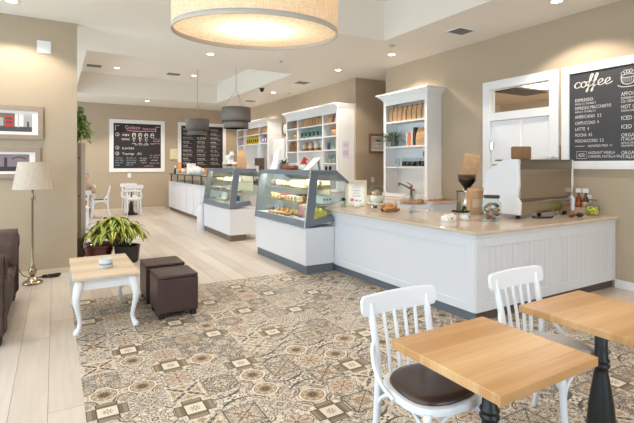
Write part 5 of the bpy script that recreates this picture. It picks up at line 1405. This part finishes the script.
series('bread_roll', lambda: loaf_mb(.13, .042), BREAD, '%s brown roll from the near end, back of the lit case middle shelf', 'roll', .42, .52, .14, 3, ZB, 1.2, 'rolls at the back of the middle shelf')
series('round_loaf', lambda: MB().lathe([(0, 0), (.06, 0), (.075, .04), (.05, .08), (0, .09)], 16), BREADP, '%s round pale loaf from the near end, back of the lit top shelf', 'loaf', .46, .60, .17, 5, ZC, 0, 'round loaves')
series('danish', lambda: tart_mb(.06, .035), [BREAD, mat('apricot', (236, 168, 96), 0.3)], '%s flat danish from the near end along the front of the lit case deck', 'danish', .13, .80, .15, 5, ZA, 0, 'flat danishes')
fill(CA, '', items)
items = []
CB = (CX, 8.66, 0)
series('meringue', lambda: swirl_mb(.055, .095), CREAM, '%s white meringue from the near end on the top shelf of the farther case', 'meringue', .30, .12, .135, 8, ZC, 0, 'white meringues')
series('fruit_tart', lambda: tart_mb(.055, .05), [BREADP, mat('apricot', (236, 168, 96), 0.3)], '%s small tart at the far end of the top shelf of the farther case' , 'tart', .30, 1.30, .13, 3, ZC, 0, 'small tarts in the farther case')
series('iced_bun', lambda: MB().lathe([(0, 0), (.05, 0), (.055, .03), (0, .035)], 14).lathe([(0, .035), (.05, .035), (.03, .06), (0, .065)], 14, mi=1), [BREAD, CREAM], '%s iced bun from the near end on the middle shelf of the farther case', 'bun', .26, .12, .13, 6, ZB, 0, 'iced buns')
series('cake_slice', lambda: cake_slice_mb(.13, .08, .075), [CHOC, CREAM], '%s chocolate layer slice from the near end on the middle shelf of the farther case', 'cake slice', .26, 1.0, .12, 6, ZB, PI, 'chocolate layer slices')
items.append(('serving_plate', MB().lathe([(0, 0), (.12, 0), (.17, .02), (.17, .026), (0, .01)], 24), PAPER, 'white plate near the end glass on the deck of the farther case', 'plate', .28, .30, ZA, 0, None))
items.append(('blue_box', wrapped_mb(.15, .13, .12), mat('box_blue', (112, 140, 190), 0.5), 'blue box at the back of the deck of the farther case', 'box', .37, .62, ZA, .3, None))
items.append(('cup_stack', MB().lathe([(0, 0), (.04, 0), (.05, .15), (0, .15)], 14), PAPER, 'stack of white cups on the deck of the farther case', 'cups', .30, .60, ZA, 0, None))
series('iced_bun', lambda: MB().lathe([(0, 0), (.055, 0), (.06, .035), (0, .04)], 14).lathe([(0, .04), (.05, .04), (.03, .065), (0, .07)], 14, mi=1), [BREADP, CREAM], '%s cream bun from the near end along the deck of the farther case', 'bun', .22, .85, .14, 5, ZA, 0, 'cream buns')
items.append(('price_card', MB().box(-.12, .12, -.004, .004, 0, .17), PAPER, 'white card standing in the farther case deck', 'sign', .34, 1.30, ZA, PI / 2 + .2, None))
fill(CB, '', items)
# ------------------------------------------------------------------ on top of the cases
ZT = 1.4765
t = thing('tart_tray', 'wooden tray of berry tarts on top of the nearer case', 'tray', (3.36, 6.58, ZT))
MB().box(-.09, .09, -.17, .17, 0, .012).build('tray', mat('tray_red', (140, 80, 56), 0.5), t, bevel=0.003)
for k in range(8):
    single(tart_mb(.036, .04), 'berry_tart', [mat('tart_brown', (166, 92, 62), 0.5), mat('tart_glaze', (120, 44, 30), 0.2)], '%s dark berry tart on the tray on top of the nearer case' % ORD[k], 'tart', (3.32 + .08 * (k % 2), 6.455 + .083 * (k // 2), ZT + .0125), 0, 'berry tarts on the tray')
t = thing('potted_succulent', 'small green plant in a pinkish pot on top of the nearer case', 'plant', (3.40, 6.91, ZT))
MB().lathe([(0, 0), (.055, 0), (.075, .10), (.068, .10), (.06, .08), (0, .08)], 18).build('pot', mat('pot_salmon', (206, 160, 140), 0.6), t)
fo = MB()
for k in range(40):
    a = rnd.uniform(0, 2 * PI); leaf(fo, (0, 0, .09), (math.cos(a), math.sin(a), rnd.uniform(.4, 2)), rnd.uniform(.09, .15), .018, 1.1, n=4)
fo.build('foliage', mat('succulent_dark', (74, 92, 70), 0.6, var=0.3), t, fix=False)
def gnome(label, x, y, m):
    t = thing('plush_toy', label, 'toy', (x, y, ZT))
    MB().lathe([(0, 0), (.06, 0), (.065, .05), (.045, .09), (0, .10)], 16).build('body', PAPER, t)
    MB().lathe([(.05, .085), (.052, .10), (.03, .15), (.0, .20)], 14).tube([(0, .0, .19), (.02, -.02, .17), (.05, -.04, .15)], [.016, .014, .01], 8).build('hat', m, t)
    MB().sphere((-.045, 0, .085), .014, 8, 6).build('nose', mat('skin_toy', (230, 190, 160), .6), t)
gnome('small white toy with bright red hat on top of the nearer case', 3.30, 6.02, REDM)
gnome('second white toy with red hat, just beyond the first on the nearer case', 3.42, 6.24, mat('red_dark', (170, 40, 46), .5))
single(MB().box(-.03, .03, -.03, .03, 0, .09).lathe([(0, .09), (.015, .09), (.015, .12), (0, .12)], 10), 'sauce_bottle', mat('grey_box', (140, 140, 146), .5), 'small grey dispenser between the plant and the tart tray', 'dispenser', (3.28, 6.80, ZT))
for k, (x, y, lab) in enumerate(((3.42, 5.56, 'black salt shaker on the near end of the nearer case'), (3.50, 5.58, 'second black shaker on the near end of the nearer case'))):
    single(MB().lathe([(0, 0), (.02, 0), (.02, .045), (.012, .06), (0, .065)], 12), 'shaker', BLACK, lab, 'shaker', (x, y, ZT))
t = thing('menu_stand', 'white card sloping on a stand on top of the nearer case', 'menu', (3.33, 5.84, ZT), rot=(0, 0, -0.2))
MB().prism([(-.10, 0), (.10, .19), (.108, .185), (-.088, 0)], -.16, .16, 'y').build('card', PAPER, t)
MB().prism([(.10, .185), (.13, 0), (.14, 0), (.108, .187)], -.05, .05, 'y').build('support', PAPER, t)
t = thing('paper_stack', 'tall white folded paper stand at the far end of the nearer case', 'paper stand', (3.42, 7.185, ZT))
MB().add([(-.10, -.13, 0), (-.10, .13, 0), (.12, .13, 0), (.12, -.13, 0), (-.01, -.06, .34), (-.01, .07, .34), (.02, .07, .34), (.02, -.06, .34)], [(0, 1, 2, 3), (4, 7, 6, 5), (0, 4, 5, 1), (1, 5, 6, 2), (2, 6, 7, 3), (3, 7, 4, 0)]).build('stand', PAPER, t, bevel=.004)
MB().box(-.02, .0, .0, .05, .20, .24).build('print', mat('print_grey', (150, 156, 180), 0.7), t)
# on the farther case
o = bag_mesh(.19, .14, .40, 0, 31, pinch=.66).build('kraft_bag', KRAFT, loc=(3.40, 8.92, ZT), rot=(0, 0, -.4)); tag(o, 'tall kraft bag standing on the near end of the farther case', 'bag')
for k, (y, lab) in enumerate(((9.22, 'white cup nearest the kraft bag on the farther case'), (9.55, 'white cup in the middle of the farther case top'), (9.86, 'white cup farthest along the farther case top'))):
    t = thing('paper_cup', lab, 'cup', (3.36, y, ZT))
    MB().lathe([(0, 0), (.05, 0), (.068, .14), (.064, .14), (.048, .01), (0, .01)], 18).build('cup', PAPER, t)
    MB().lathe([(.058, .05), (.0655, .05), (.0675, .10), (.06, .10)], 18).build('sleeve', mat('sleeve_%d' % k, ((196, 150, 110), (120, 60, 70), (206, 176, 120))[k], .7), t)
t = thing('cow_figurine', 'white and grey figurine standing on the farther case in front of the menu board', 'figurine', (3.40, 9.72, ZT))
MB().tube(catmull([(0, .14, .22), (0, .02, .23), (0, -.12, .22)], 4), [.05, .075, .08, .082, .085, .085, .08, .075, .06], 12).build('body', PAPER, t)
MB().tube([(0, -.10, .25), (0, -.18, .33), (0, -.25, .32)], [.045, .05, .035], 10).tube([(0, -.17, .36), (-.05, -.17, .40)], [.012, .005], 6).tube([(0, -.17, .36), (.05, -.17, .40)], [.012, .005], 6).build('head', PAPER, t)
for x in (-.04, .04):
    for y in (-.10, .12): MB().cyl((x, y, 0), (x, y, .20), .02, .028).build('leg', PAPER, t)
MB().sphere((-.055, .0, .25), .035, 10, 6, 0, (.6, 1.3, 1)).sphere((-.05, .1, .22), .03, 10, 6, 0, (.6, 1, 1)).build('patches', mat('patch_grey', (90, 100, 124), .6), t)
# till behind the gap between the cases
t = thing('cash_till', 'black till with screen on the back counter below the farthest bookcase', 'till', (5.51, 13.5, 0.931))
MB().box(-.10, .10, -.2, .2, 0, .12).build('drawer', mat('till_brown', (104, 84, 70), .5), t, bevel=.005)
MB().cyl((0.02, 0, .12), (0.02, 0, .30), .03).prism([(-.10, .26), (-.06, .26), (.06, .50), (.02, .50)], -.18, .18, 'y').build('screen', BLACK, t)
t = thing('coffee_machine', 'dark brown coffee maker on the back counter beside the black till', 'coffee machine', (5.51, 12.95, .931))
MB().box(-.10, .12, -.13, .13, 0, .06).box(.04, .12, -.13, .13, .06, .60).box(-.10, .12, -.13, .13, .60, .84).build('body', mat('maker_brown', (96, 72, 58), .4), t, bevel=.008)
MB().lathe([(0, .062), (.06, .062), (.075, .13), (.05, .20), (0, .20)], 16, (-.035, 0, 0)).build('jug', SMOKE, t)
# on the gelato counter shelf
zs = 1.261
def cones(label, y, n, h):
    t = thing('cone_holder', label, 'cone holder', (3.60, y, zs))
    MB().box(-.08, .08, -.14, .14, 0, .015).box(-.08, .08, -.14, .14, .13, .14).box(-.08, -.07, -.14, -.13, .015, .13).box(-.08, -.07, .13, .14, .015, .13).box(.07, .08, -.14, -.13, .015, .13).box(.07, .08, .13, .14, .015, .13).build('stand', PAPER, t)
    for k in range(n):
        b = MB()
        y_ = -.10 + .2 * k / max(1, n - 1)
        for q in range(int(h / .06)): b.lathe([(0, .02 + .06 * q), (.014, .03 + .06 * q), (.036, .145 + .06 * q), (.03, .145 + .06 * q)], 12, (0, y_, 0))
        b.build('cones', mat('cone_orange', (224, 144, 78), .7), t)
cones('tall rack of orange ice cream cones under the second menu board', 15.2, 3, .34)
cones('low rack of orange ice cream cones beside the white tubs', 14.35, 4, .12)
cones('orange cone stack at the near end of the gelato counter shelf', 12.15, 3, .12)
for k in range(5):
    single(MB().lathe([(0, 0), (.07, 0), (.09, .20 + .03 * (k % 3)), (0, .20 + .03 * (k % 3))], 16), 'tub_stack', PAPER, '%s stack of white tubs from the near end on the gelato counter shelf' % ORD[k], 'tubs', (3.60, 12.75 + .24 * k, zs), 0, 'white tub stacks')
single(MB().box(-.1, .1, -.16, .16, 0, .34), 'napkin_box', PAPER, 'upright white box behind the tubs on the gelato counter', 'box', (3.66, 13.96, zs), 0, bevel=.004)
single(MB().lathe([(0, 0), (.045, 0), (.045, .12), (.02, .16), (.02, .20), (0, .20)], 14).lathe([(0, .20), (.022, .20), (.022, .27), (0, .27)], 12, mi=1), 'pump_bottle', [mat('bottle_dark', (70, 66, 66), .3), PAPER], 'dark bottle with white pump at the far end of the gelato counter shelf', 'bottle', (3.58, 15.75, zs))
# ================================================================== chalkboards
def ribbon(b, pts, w, z=0.004, mi=0, taper=False):
    pts = [Vector((p[0], p[1], 0)) for p in pts]; n = len(pts); vs = []
    for i, p in enumerate(pts):
        d = pts[min(i + 1, n - 1)] - pts[max(i - 1, 0)]
        d = d.normalized() if d.length > 1e-9 else Vector((1, 0, 0))
        q = Vector((-d.y, d.x, 0)) * (w / 2)
        if taper: q *= 0.55 + 0.9 * abs(d.y)
        vs += [(p.x + q.x, p.y + q.y, z), (p.x - q.x, p.y - q.y, z)]
    b.add(vs, [(2 * i, 2 * i + 1, 2 * i + 3, 2 * i + 2) for i in range(n - 1)], mi)
def typeset(b, s, x, y, h, z=0.004, mi=0, width=None, bold=0.0):
    cu = bpy.data.curves.new('tmp_text', 'FONT'); cu.body = s; cu.size = h / 0.72; cu.offset = bold
    cu.resolution_u = 2
    o = bpy.data.objects.new('tmp_text', cu); COL.objects.link(o)
    me = o.to_mesh(); vs = [v.co.copy() for v in me.vertices]; fs = [tuple(p.vertices) for p in me.polygons]
    o.to_mesh_clear(); bpy.data.objects.remove(o); bpy.data.curves.remove(cu)
    if not vs: return
    mx = max(v.x for v in vs); k = 1.0 if not width else width / mx
    b.add([(x + v.x * k, y + v.y, z) for v in vs], fs, mi)
def scribble(b, x, y, w, h, seed, wd, mi=0, z=0.004):
    """a line of chalk handwriting too small to read"""
    r = random.Random(seed); px = x
    while px < x + w - h * .6:
        n = r.randint(3, 8); pts = []
        for k in range(n * 2):
            px += h * r.uniform(.18, .34)
            pts.append((px, y + (h * r.uniform(.55, 1.1) if k % 2 else h * r.uniform(-.05, .25))))
            if px > x + w: break
        if len(pts) > 1: ribbon(b, pts, wd, z, mi)
        px += h * .5
def board(name, label, w, h, fw, fm, bm, loc, rot):
    """local x right, y up, z out of the wall; origin at the lower corner of the board"""
    t = thing(name, label, 'chalkboard', loc, rot=rot)
    O = [(0, 0), (w, 0), (w, h), (0, h)]; I = [(fw, fw), (w - fw, fw), (w - fw, h - fw), (fw, h - fw)]
    MB().ring(O, I, 0.001, 0.035, 'z').build('frame', fm, t, bevel=.004)
    MB().box(fw, w - fw, fw, h - fw, 0.001, 0.012).build('slate', bm, t)
    return t
FW = mat('board_frame_white', (240, 240, 240), 0.5)
def flush(b, name, mats, t):
    if b.v: b.build(name, mats, t)
    b.__init__()
# --- coffee menu on the right wall: reading direction is -y, left edge at y 3.66
RR = (PI / 2, 0, -PI / 2)
BX0, BZ0, BW_, BH_ = 3.655, 1.497, 2.05, 1.408
t = board('menu_board', 'large white framed coffee menu chalkboard beside the kitchen door', BW_, BH_, 0.108, FW, CHALKB, (RW, BX0, BZ0), RR)
def L(y, z): return BX0 - y, z - BZ0
b = MB(); z0 = 0.0135
def cursive(b, word, x, y, h, wd, slant=.10, gap=0.0):
    G = {'c': ([[(.52, .40), (.42, .50), (.22, .46), (.08, .26), (.14, .06), (.34, .0), (.58, .10)]], .56),
         'o': ([[(.30, .50), (.10, .40), (.06, .16), (.22, .0), (.42, .08), (.50, .30), (.38, .48), (.26, .48), (.40, .40), (.62, .44)]], .58),
         'f': ([[(-.04, .06), (.14, .30), (.34, .80), (.40, 1.02), (.30, 1.08), (.20, .86), (.14, .40), (.10, -.10), (.04, -.40), (-.04, -.42), (.0, -.22), (.14, -.02), (.34, .10)], [(.0, .46), (.18, .48), (.36, .54)]], .40),
         'e': ([[(-.02, .12), (.20, .20), (.42, .34), (.40, .50), (.24, .52), (.08, .34), (.10, .10), (.28, .0), (.50, .08), (.66, .18)]], .56)}
    px = x
    for ch in word:
        strokes, adv = G[ch]
        for s in strokes:
            ribbon(b, catmull([(px + (u + slant * v) * h, y + v * h) for u, v in s], 6), wd, z0, 0, True)
        px += (adv + gap) * h
x, y = L(3.49, 2.595)
cursive(b, 'coffee', x, y, 0.150, 0.0115, gap=.02); flush(b, 'lettering', CHALK, t)
# cup drawing
x, y = L(2.92, 2.56)
ribbon(b, catmull([(x + .02, y + .10), (x + .03, y + .03), (x + .07, y), (x + .13, y), (x + .17, y + .03), (x + .18, y + .10)], 5), .009, z0)
ribbon(b, catmull([(x + .02 + .08 * (1 + math.cos(a * PI / 8)), y + .10 + .02 * math.sin(a * PI / 8)) for a in range(17)], 2), .008, z0)
ribbon(b, catmull([(x + .18, y + .09), (x + .23, y + .09), (x + .22, y + .04), (x + .17, y + .035)], 5), .008, z0)
ribbon(b, catmull([(x - .02, y - .005), (x + .03, y - .03), (x + .10, y - .035), (x + .18, y - .03), (x + .22, y - .005)], 5), .009, z0)
for k in range(5): ribbon(b, catmull([(x + .04 + .03 * k + .02 * math.cos(a), y + .135 + .02 * math.sin(a) + (.02 if k in (1, 2, 3) else 0)) for a in [i * .8 for i in range(9)]], 2), .006, z0)
for k in range(6): ribbon(b, [(x + .045 + .022 * k, y + .02), (x + .04 + .024 * k, y + .085)], .005, z0)
flush(b, 'cup_drawing', CHALK, t)
for s, zz, h, w in (('ESPRESSO', 2.405, .042, .24), ('SINGLE 2.5  DOUBLE 3', 2.362, .026, .27), ('ESPRESSO MACCHIATO', 2.298, .042, .46), ('SINGLE 3  DOUBLE 3.5', 2.256, .026, .27),
                    ('AMERICANO  3.5', 2.180, .044, .34), ('CAPPUCCINO  4', 2.096, .044, .31), ('LATTE  4', 2.016, .044, .185), ('MOCHA  4.5', 1.935, .044, .225), ('MOCHACCINO  5.5', 1.855, .044, .37)):
    x, y = L(3.475, zz); typeset(b, s, x, y, h, z0, 0, w); flush(b, 'lettering', CHALK, t)
x, y = L(3.475, 1.795); ribbon(b, [(x, y + .01), (x + .13, y + .01)], .006, z0); typeset(b, 'ALMOND MILK +1', x + .17, y - .005, .032, z0, 0, .30); flush(b, 'lettering', CHALK, t)
x, y = L(3.45, 1.64); typeset(b, 'ADD', x + .02, y + .022, .05, z0, 0, .09)
ribbon(b, [(x, y), (x + .13, y), (x + .13, y + .095), (x, y + .095), (x, y)], .005, z0)
typeset(b, 'HAZELNUT VANILLA', x + .15, y + .058, .036, z0, 0, .33); flush(b, 'lettering', CHALK, t); typeset(b, 'CARAMEL NUTELLA 50c', x + .15, y + .008, .036, z0, 0, .40); flush(b, 'lettering', CHALK, t)
for s, zz, h, w in (('AFFOGATO', 2.415, .05, .27), ('ESPRESSO OVER', 2.372, .03, .24), ('ICE CREAM', 2.33, .03, .17), ('HOT CHOC', 2.255, .05, .28), ('WITH CREAM', 2.215, .028, .2), ('ICED COFFEE', 2.115, .052, .34), ('ICED TEA', 2.005, .052, .24),
                    ('ORGANIC', 1.905, .045, .24), ('ITALIAN SODA', 1.855, .045, .36), ('LEMON ORANGE CHERRY', 1.815, .025, .32), ('GRAPEFRUIT', 1.78, .025, .18), ('ORGANIC', 1.685, .045, .24), ('ITALIAN JUICE', 1.635, .045, .36)):
    x, y = L(2.90, zz); typeset(b, s, x, y, h, z0, 0, w); flush(b, 'lettering', CHALK, t)
# --- gelato board on the back wall
BB = (PI / 2, 0, 0)
t = board('gelato_board', 'square white framed gelato chalkboard with drawn cups and pink writing', 1.80, 1.80, 0.13, FW, CHALKD, (1.58, BW, 1.31), BB)
b = MB(); z0 = 0.0135; GM = [CHALK, CHALKP, CHALKC, CHALKY]
def gl(s, x, y, h, w=None, mi=0): typeset(b, s, x, y, h, z0, mi, w)
gl('Gelato', .48, 1.48, .13, .50, 1); gl('hand made', 1.06, 1.47, .085, .42, 1); ribbon(b, catmull([(.55, 1.44), (.9, 1.41), (1.3, 1.43), (1.5, 1.41)], 5), .016, z0, 1); flush(b, 'lettering', GM, t)
for x, y in ((.19, 1.52), (1.50, 1.52)): ribbon(b, [(x, y - .1), (x, y + .06), (x + .12, y + .06)], .02, z0, 3); flush(b, 'corner_mark', GM, t)
for x, y, s in ((.25, 1.25, '1'), (.25, .80, '2'), (.25, .60, '3')):
    ribbon(b, [(x + .055 * math.cos(a * PI / 6), y + .035 + .055 * math.sin(a * PI / 6)) for a in range(13)], .012, z0); gl(s, x - .018, y, .07); flush(b, 'circled_number', GM, t)
gl('cups', .40, 1.25, .08, .22); flush(b, 'lettering', GM, t); gl('cones', .38, 1.10, .08, .26); flush(b, 'lettering', GM, t)
for k in range(4):
    x = .78 + .20 * k
    ribbon(b, [(x - .055, 1.28), (x - .035, 1.20), (x + .035, 1.20), (x + .055, 1.28), (x - .055, 1.28)], .016, z0)
    ribbon(b, [(x + .05 * math.cos(a * PI / 6), 1.285 + .055 * math.sin(a * PI / 6)) for a in range(7)], .02, z0, 0)
    if k < 3: ribbon(b, [(x - .04, 1.16), (x, 1.04), (x + .04, 1.16), (x - .04, 1.16)], .016, z0)
    ribbon(b, [(x - .06, .985), (x + .06, .985)], .014, z0); flush(b, 'cup_drawing', GM, t)
gl('FLAVORS', .40, .78, .075, .38); scribble(b, .86, .78, .70, .06, 3, .011); flush(b, 'lettering', GM, t)
gl('Toppings', .40, .60, .075, .38); gl('.50', .86, .60, .075, .16); flush(b, 'lettering', GM, t)
for k, (x, y, w, m) in enumerate(((.18, .46, .24, 2), (.18, .38, .26, 2), (.18, .30, .22, 2), (.18, .22, .2, 2), (.52, .46, .30, 2), (.52, .38, .33, 2), (.52, .30, .30, 0), (.52, .22, .26, 2), (.96, .46, .22, 0), (.96, .38, .2, 0), (1.0, .30, .26, 2), (1.28, .56, .34, 1), (1.28, .48, .32, 1), (1.34, .38, .26, 0), (1.28, .28, .32, 1), (1.1, .18, .3, 1), (1.42, 1.14, .20, 1), (1.40, 1.06, .22, 0), (1.42, .98, .2, 1), (.80, .92, .5, 0))):
    scribble(b, x, y, w, .055, 20 + k, .011, m, z0); flush(b, 'lettering', GM, t)
# --- second board with three columns
t = board('menu_board', 'white framed dark menu board with three columns of writing behind the pendant', 1.80, 1.80, 0.12, FW, CHALKD, (3.84, BW, 1.31), BB)
b = MB()
for c in range(3):
    for r_ in range(9):
        y = 1.49 - r_ * .155; x = .18 + c * .51
        scribble(b, x, y + .045, .20 + .14 * random.Random(c * 20 + r_).random(), .055, 200 + c * 20 + r_, .014, 0, z0)
        scribble(b, x + .02, y, .26 + .12 * random.Random(c * 30 + r_).random(), .026, 400 + c * 20 + r_, .006, 0, z0); flush(b, 'lettering', CHALK, t)
# ================================================================== person at the far table
def skin_body(name, pts, edges, radii, m, parent=None, root=0, sub=2):
    me = bpy.data.meshes.new(name); me.from_pydata(pts, edges, [])
    o = bpy.data.objects.new(name, me); COL.objects.link(o); me.materials.append(m)
    if parent is not None: o.parent = parent
    o.modifiers.new('skin', 'SKIN').use_smooth_shade = True
    for i, v in enumerate(me.skin_vertices[0].data):
        r = radii[i]; v.radius = r if isinstance(r, tuple) else (r, r); v.use_root = (i == root)
    s = o.modifiers.new('sub', 'SUBSURF'); s.levels = sub; s.render_levels = sub
    return o
SKIN = mat('skin_tone', (222, 170, 138), 0.55)
def person(loc, rz):
    t = thing('person', 'seated person with grey hair at the far table, half hidden by the tall cabinet', 'person', loc, rz)
    # facing -y; hips at z .50
    P = [(0, .02, .50), (0, .03, .68), (0, .02, .88), (0, 0, 1.00), (0, -.02, 1.08)]
    Ed = [(0, 1), (1, 2), (2, 3), (3, 4)]; Rr = [(.15, .12), (.15, .11), (.16, .10), (.065, .06), (.055, .055)]
    def chain(start, pts, rs):
        p = start
        for q, r in zip(pts, rs): P.append(q); Rr.append(r); Ed.append((p, len(P) - 1)); p = len(P) - 1
        return p
    for s in (-1, 1):
        chain(2, [(s * .19, .01, .92), (s * .25, -.04, .72), (s * .20, -.25, .77), (s * .15, -.33, .785)], [.058, .045, .035, .026])
        chain(0, [(s * .10, -.02, .49), (s * .13, -.40, .50), (s * .13, -.38, .10), (s * .135, -.46, .05), (s * .14, -.54, .035)], [.085, .062, .045, .04, .03])
    skin_body('body', P, Ed, Rr, mat('grey_jumper', (168, 140, 118), .8), t)
    hd = MB().sphere((0, -.03, 1.19), .10, 20, 14, 0, (.80, .95, 1.18))
    hd.sphere((0, -.128, 1.175), .018, 8, 6, 0, (.8, 1, 1.3))
    for s in (-1, 1):
        hd.sphere((s * .082, -.02, 1.18), .022, 8, 6, 0, (.4, .8, 1.3)); hd.sphere((s * .033, -.112, 1.20), .012, 8, 6, 1)
    hd.box(-.025, .025, -.122, -.112, 1.128, 1.136, 2)
    hd.build('head', [SKIN, mat('eye_dark', (50, 44, 44), .3), mat('lips', (180, 100, 92), .5)], t)
    MB().sphere((0, -.005, 1.225), .108, 18, 12, 0, (.86, .96, 1.05)).build('hair', mat('grey_hair', (128, 134, 146), .9), t)
    for s in (-1, 1):
        h = MB().sphere((s * .145, -.36, .785), .032, 10, 8, 0, (1.1, 1.4, .5))
        for k, (dx, ln) in enumerate(((-.024, .062), (-.008, .072), (.008, .068), (.024, .052))):
            x = s * .145 + dx; h.tube([(x, -.385, .787), (x, -.385 - ln * .6, .790), (x, -.385 - ln, .778)], [.009, .008, .006], 7)
        h.tube([(s * .145 - s * .03, -.345, .785), (s * .145 - s * .05, -.375, .783), (s * .145 - s * .05, -.40, .780)], [.010, .009, .007], 7)
        h.build('hand', SKIN, t)
    return t
person((0.795, 15.1, 0), -0.15)
far_chair(chair_b, 'white chair under the seated person with grey hair', 0.795, 15.1, -0.15)
# ================================================================== light and camera
wd = bpy.data.worlds.new('World'); SC.world = wd; wd.use_nodes = True
bg = wd.node_tree.nodes['Background']; bg.inputs[0].default_value = (0.74, 0.87, 1.0, 1); bg.inputs[1].default_value = SKY
for a, c in WINS:
    l = bpy.data.lights.new('window_portal', 'AREA'); l.shape = 'RECTANGLE'; l.size = WZ1 - WZ0; l.size_y = c - a; l.cycles.is_portal = True
    o = bpy.data.objects.new('window_portal', l); COL.objects.link(o)
    o.location = (-3.46, (a + c) / 2, (WZ0 + WZ1) / 2); o.rotation_euler = (0, -PI / 2, 0)
l = bpy.data.lights.new('window_portal', 'AREA'); l.shape = 'RECTANGLE'; l.size = FX1 - FX0; l.size_y = FZ1 - FZ0; l.cycles.is_portal = True
o = bpy.data.objects.new('window_portal', l); COL.objects.link(o); o.location = ((FX0 + FX1) / 2, -2.76, (FZ0 + FZ1) / 2); o.rotation_euler = (PI / 2, 0, 0)
for (x, y, z, lab) in DL: spot(x, y, z, PW)
for (x, y, z) in ((2.9, 6.9, H), (5.46, 0.2, H), (5.44, 13.4, H), (5.40, 9.9, H), (2.5, 0.2, H), (-0.8, 1.5, H), (-1.2, 4.6, H), (0.0, 12.0, H), (0.0, 15.0, H)): spot(x, y, z, PW)  # extra ceiling beams, added where no downlight fixture is modelled
def bulb(loc, e, r=0.05, col=(1.0, 0.78, 0.52)):
    l = bpy.data.lights.new('bulb_or_fill', 'POINT'); l.energy = e; l.color = col; l.shadow_soft_size = r
    o = bpy.data.objects.new('bulb_or_fill', l); COL.objects.link(o); o.location = loc
bulb(DC + DQ @ Vector((0, 0, 0.13)), DRUMW, 0.04, (1.0, 0.92, 0.78))
bulb((8.4, 3.0, 1.9), 90.0, 0.3, (1.0, 0.95, 0.88))  # unseen fill light added to brighten the kitchen, with no lamp around it
case_light((CX + .19, CY + .915, 1.427), 30.0, 1.7)
case_light((CX + .19, 8.66 + .915, 1.427), 14.0, 1.7)
cam = bpy.data.cameras.new('camera'); co = bpy.data.objects.new('camera', cam); COL.objects.link(co)
co.location = (0, 0, 1.55); co.rotation_euler = (PI / 2, 0, -math.radians(30.417))
cam.sensor_fit = 'HORIZONTAL'; cam.sensor_width = 36.0; cam.lens = 36.0 * 446.76 / 634.0
cam.shift_x = 0.0; cam.shift_y = -(211.5 - 165.13) / 634.0; cam.clip_start = 0.05; cam.clip_end = 100
SC.camera = co
SC.view_settings.view_transform = 'Standard'; SC.view_settings.look = 'None'; SC.view_settings.gamma = 1.0
SC.view_settings.use_curve_mapping = False; SC.view_settings.exposure = EXPO
SC.cycles.use_denoising = True; SC.cycles.use_adaptive_sampling = False
SC.cycles.max_bounces = 10; SC.cycles.diffuse_bounces = 5; SC.cycles.glossy_bounces = 4; SC.cycles.transparent_max_bounces = 16; SC.cycles.transmission_bounces = 6
SC.cycles.caustics_reflective = False; SC.cycles.caustics_refractive = False
SC.cycles.sample_clamp_indirect = 6.0
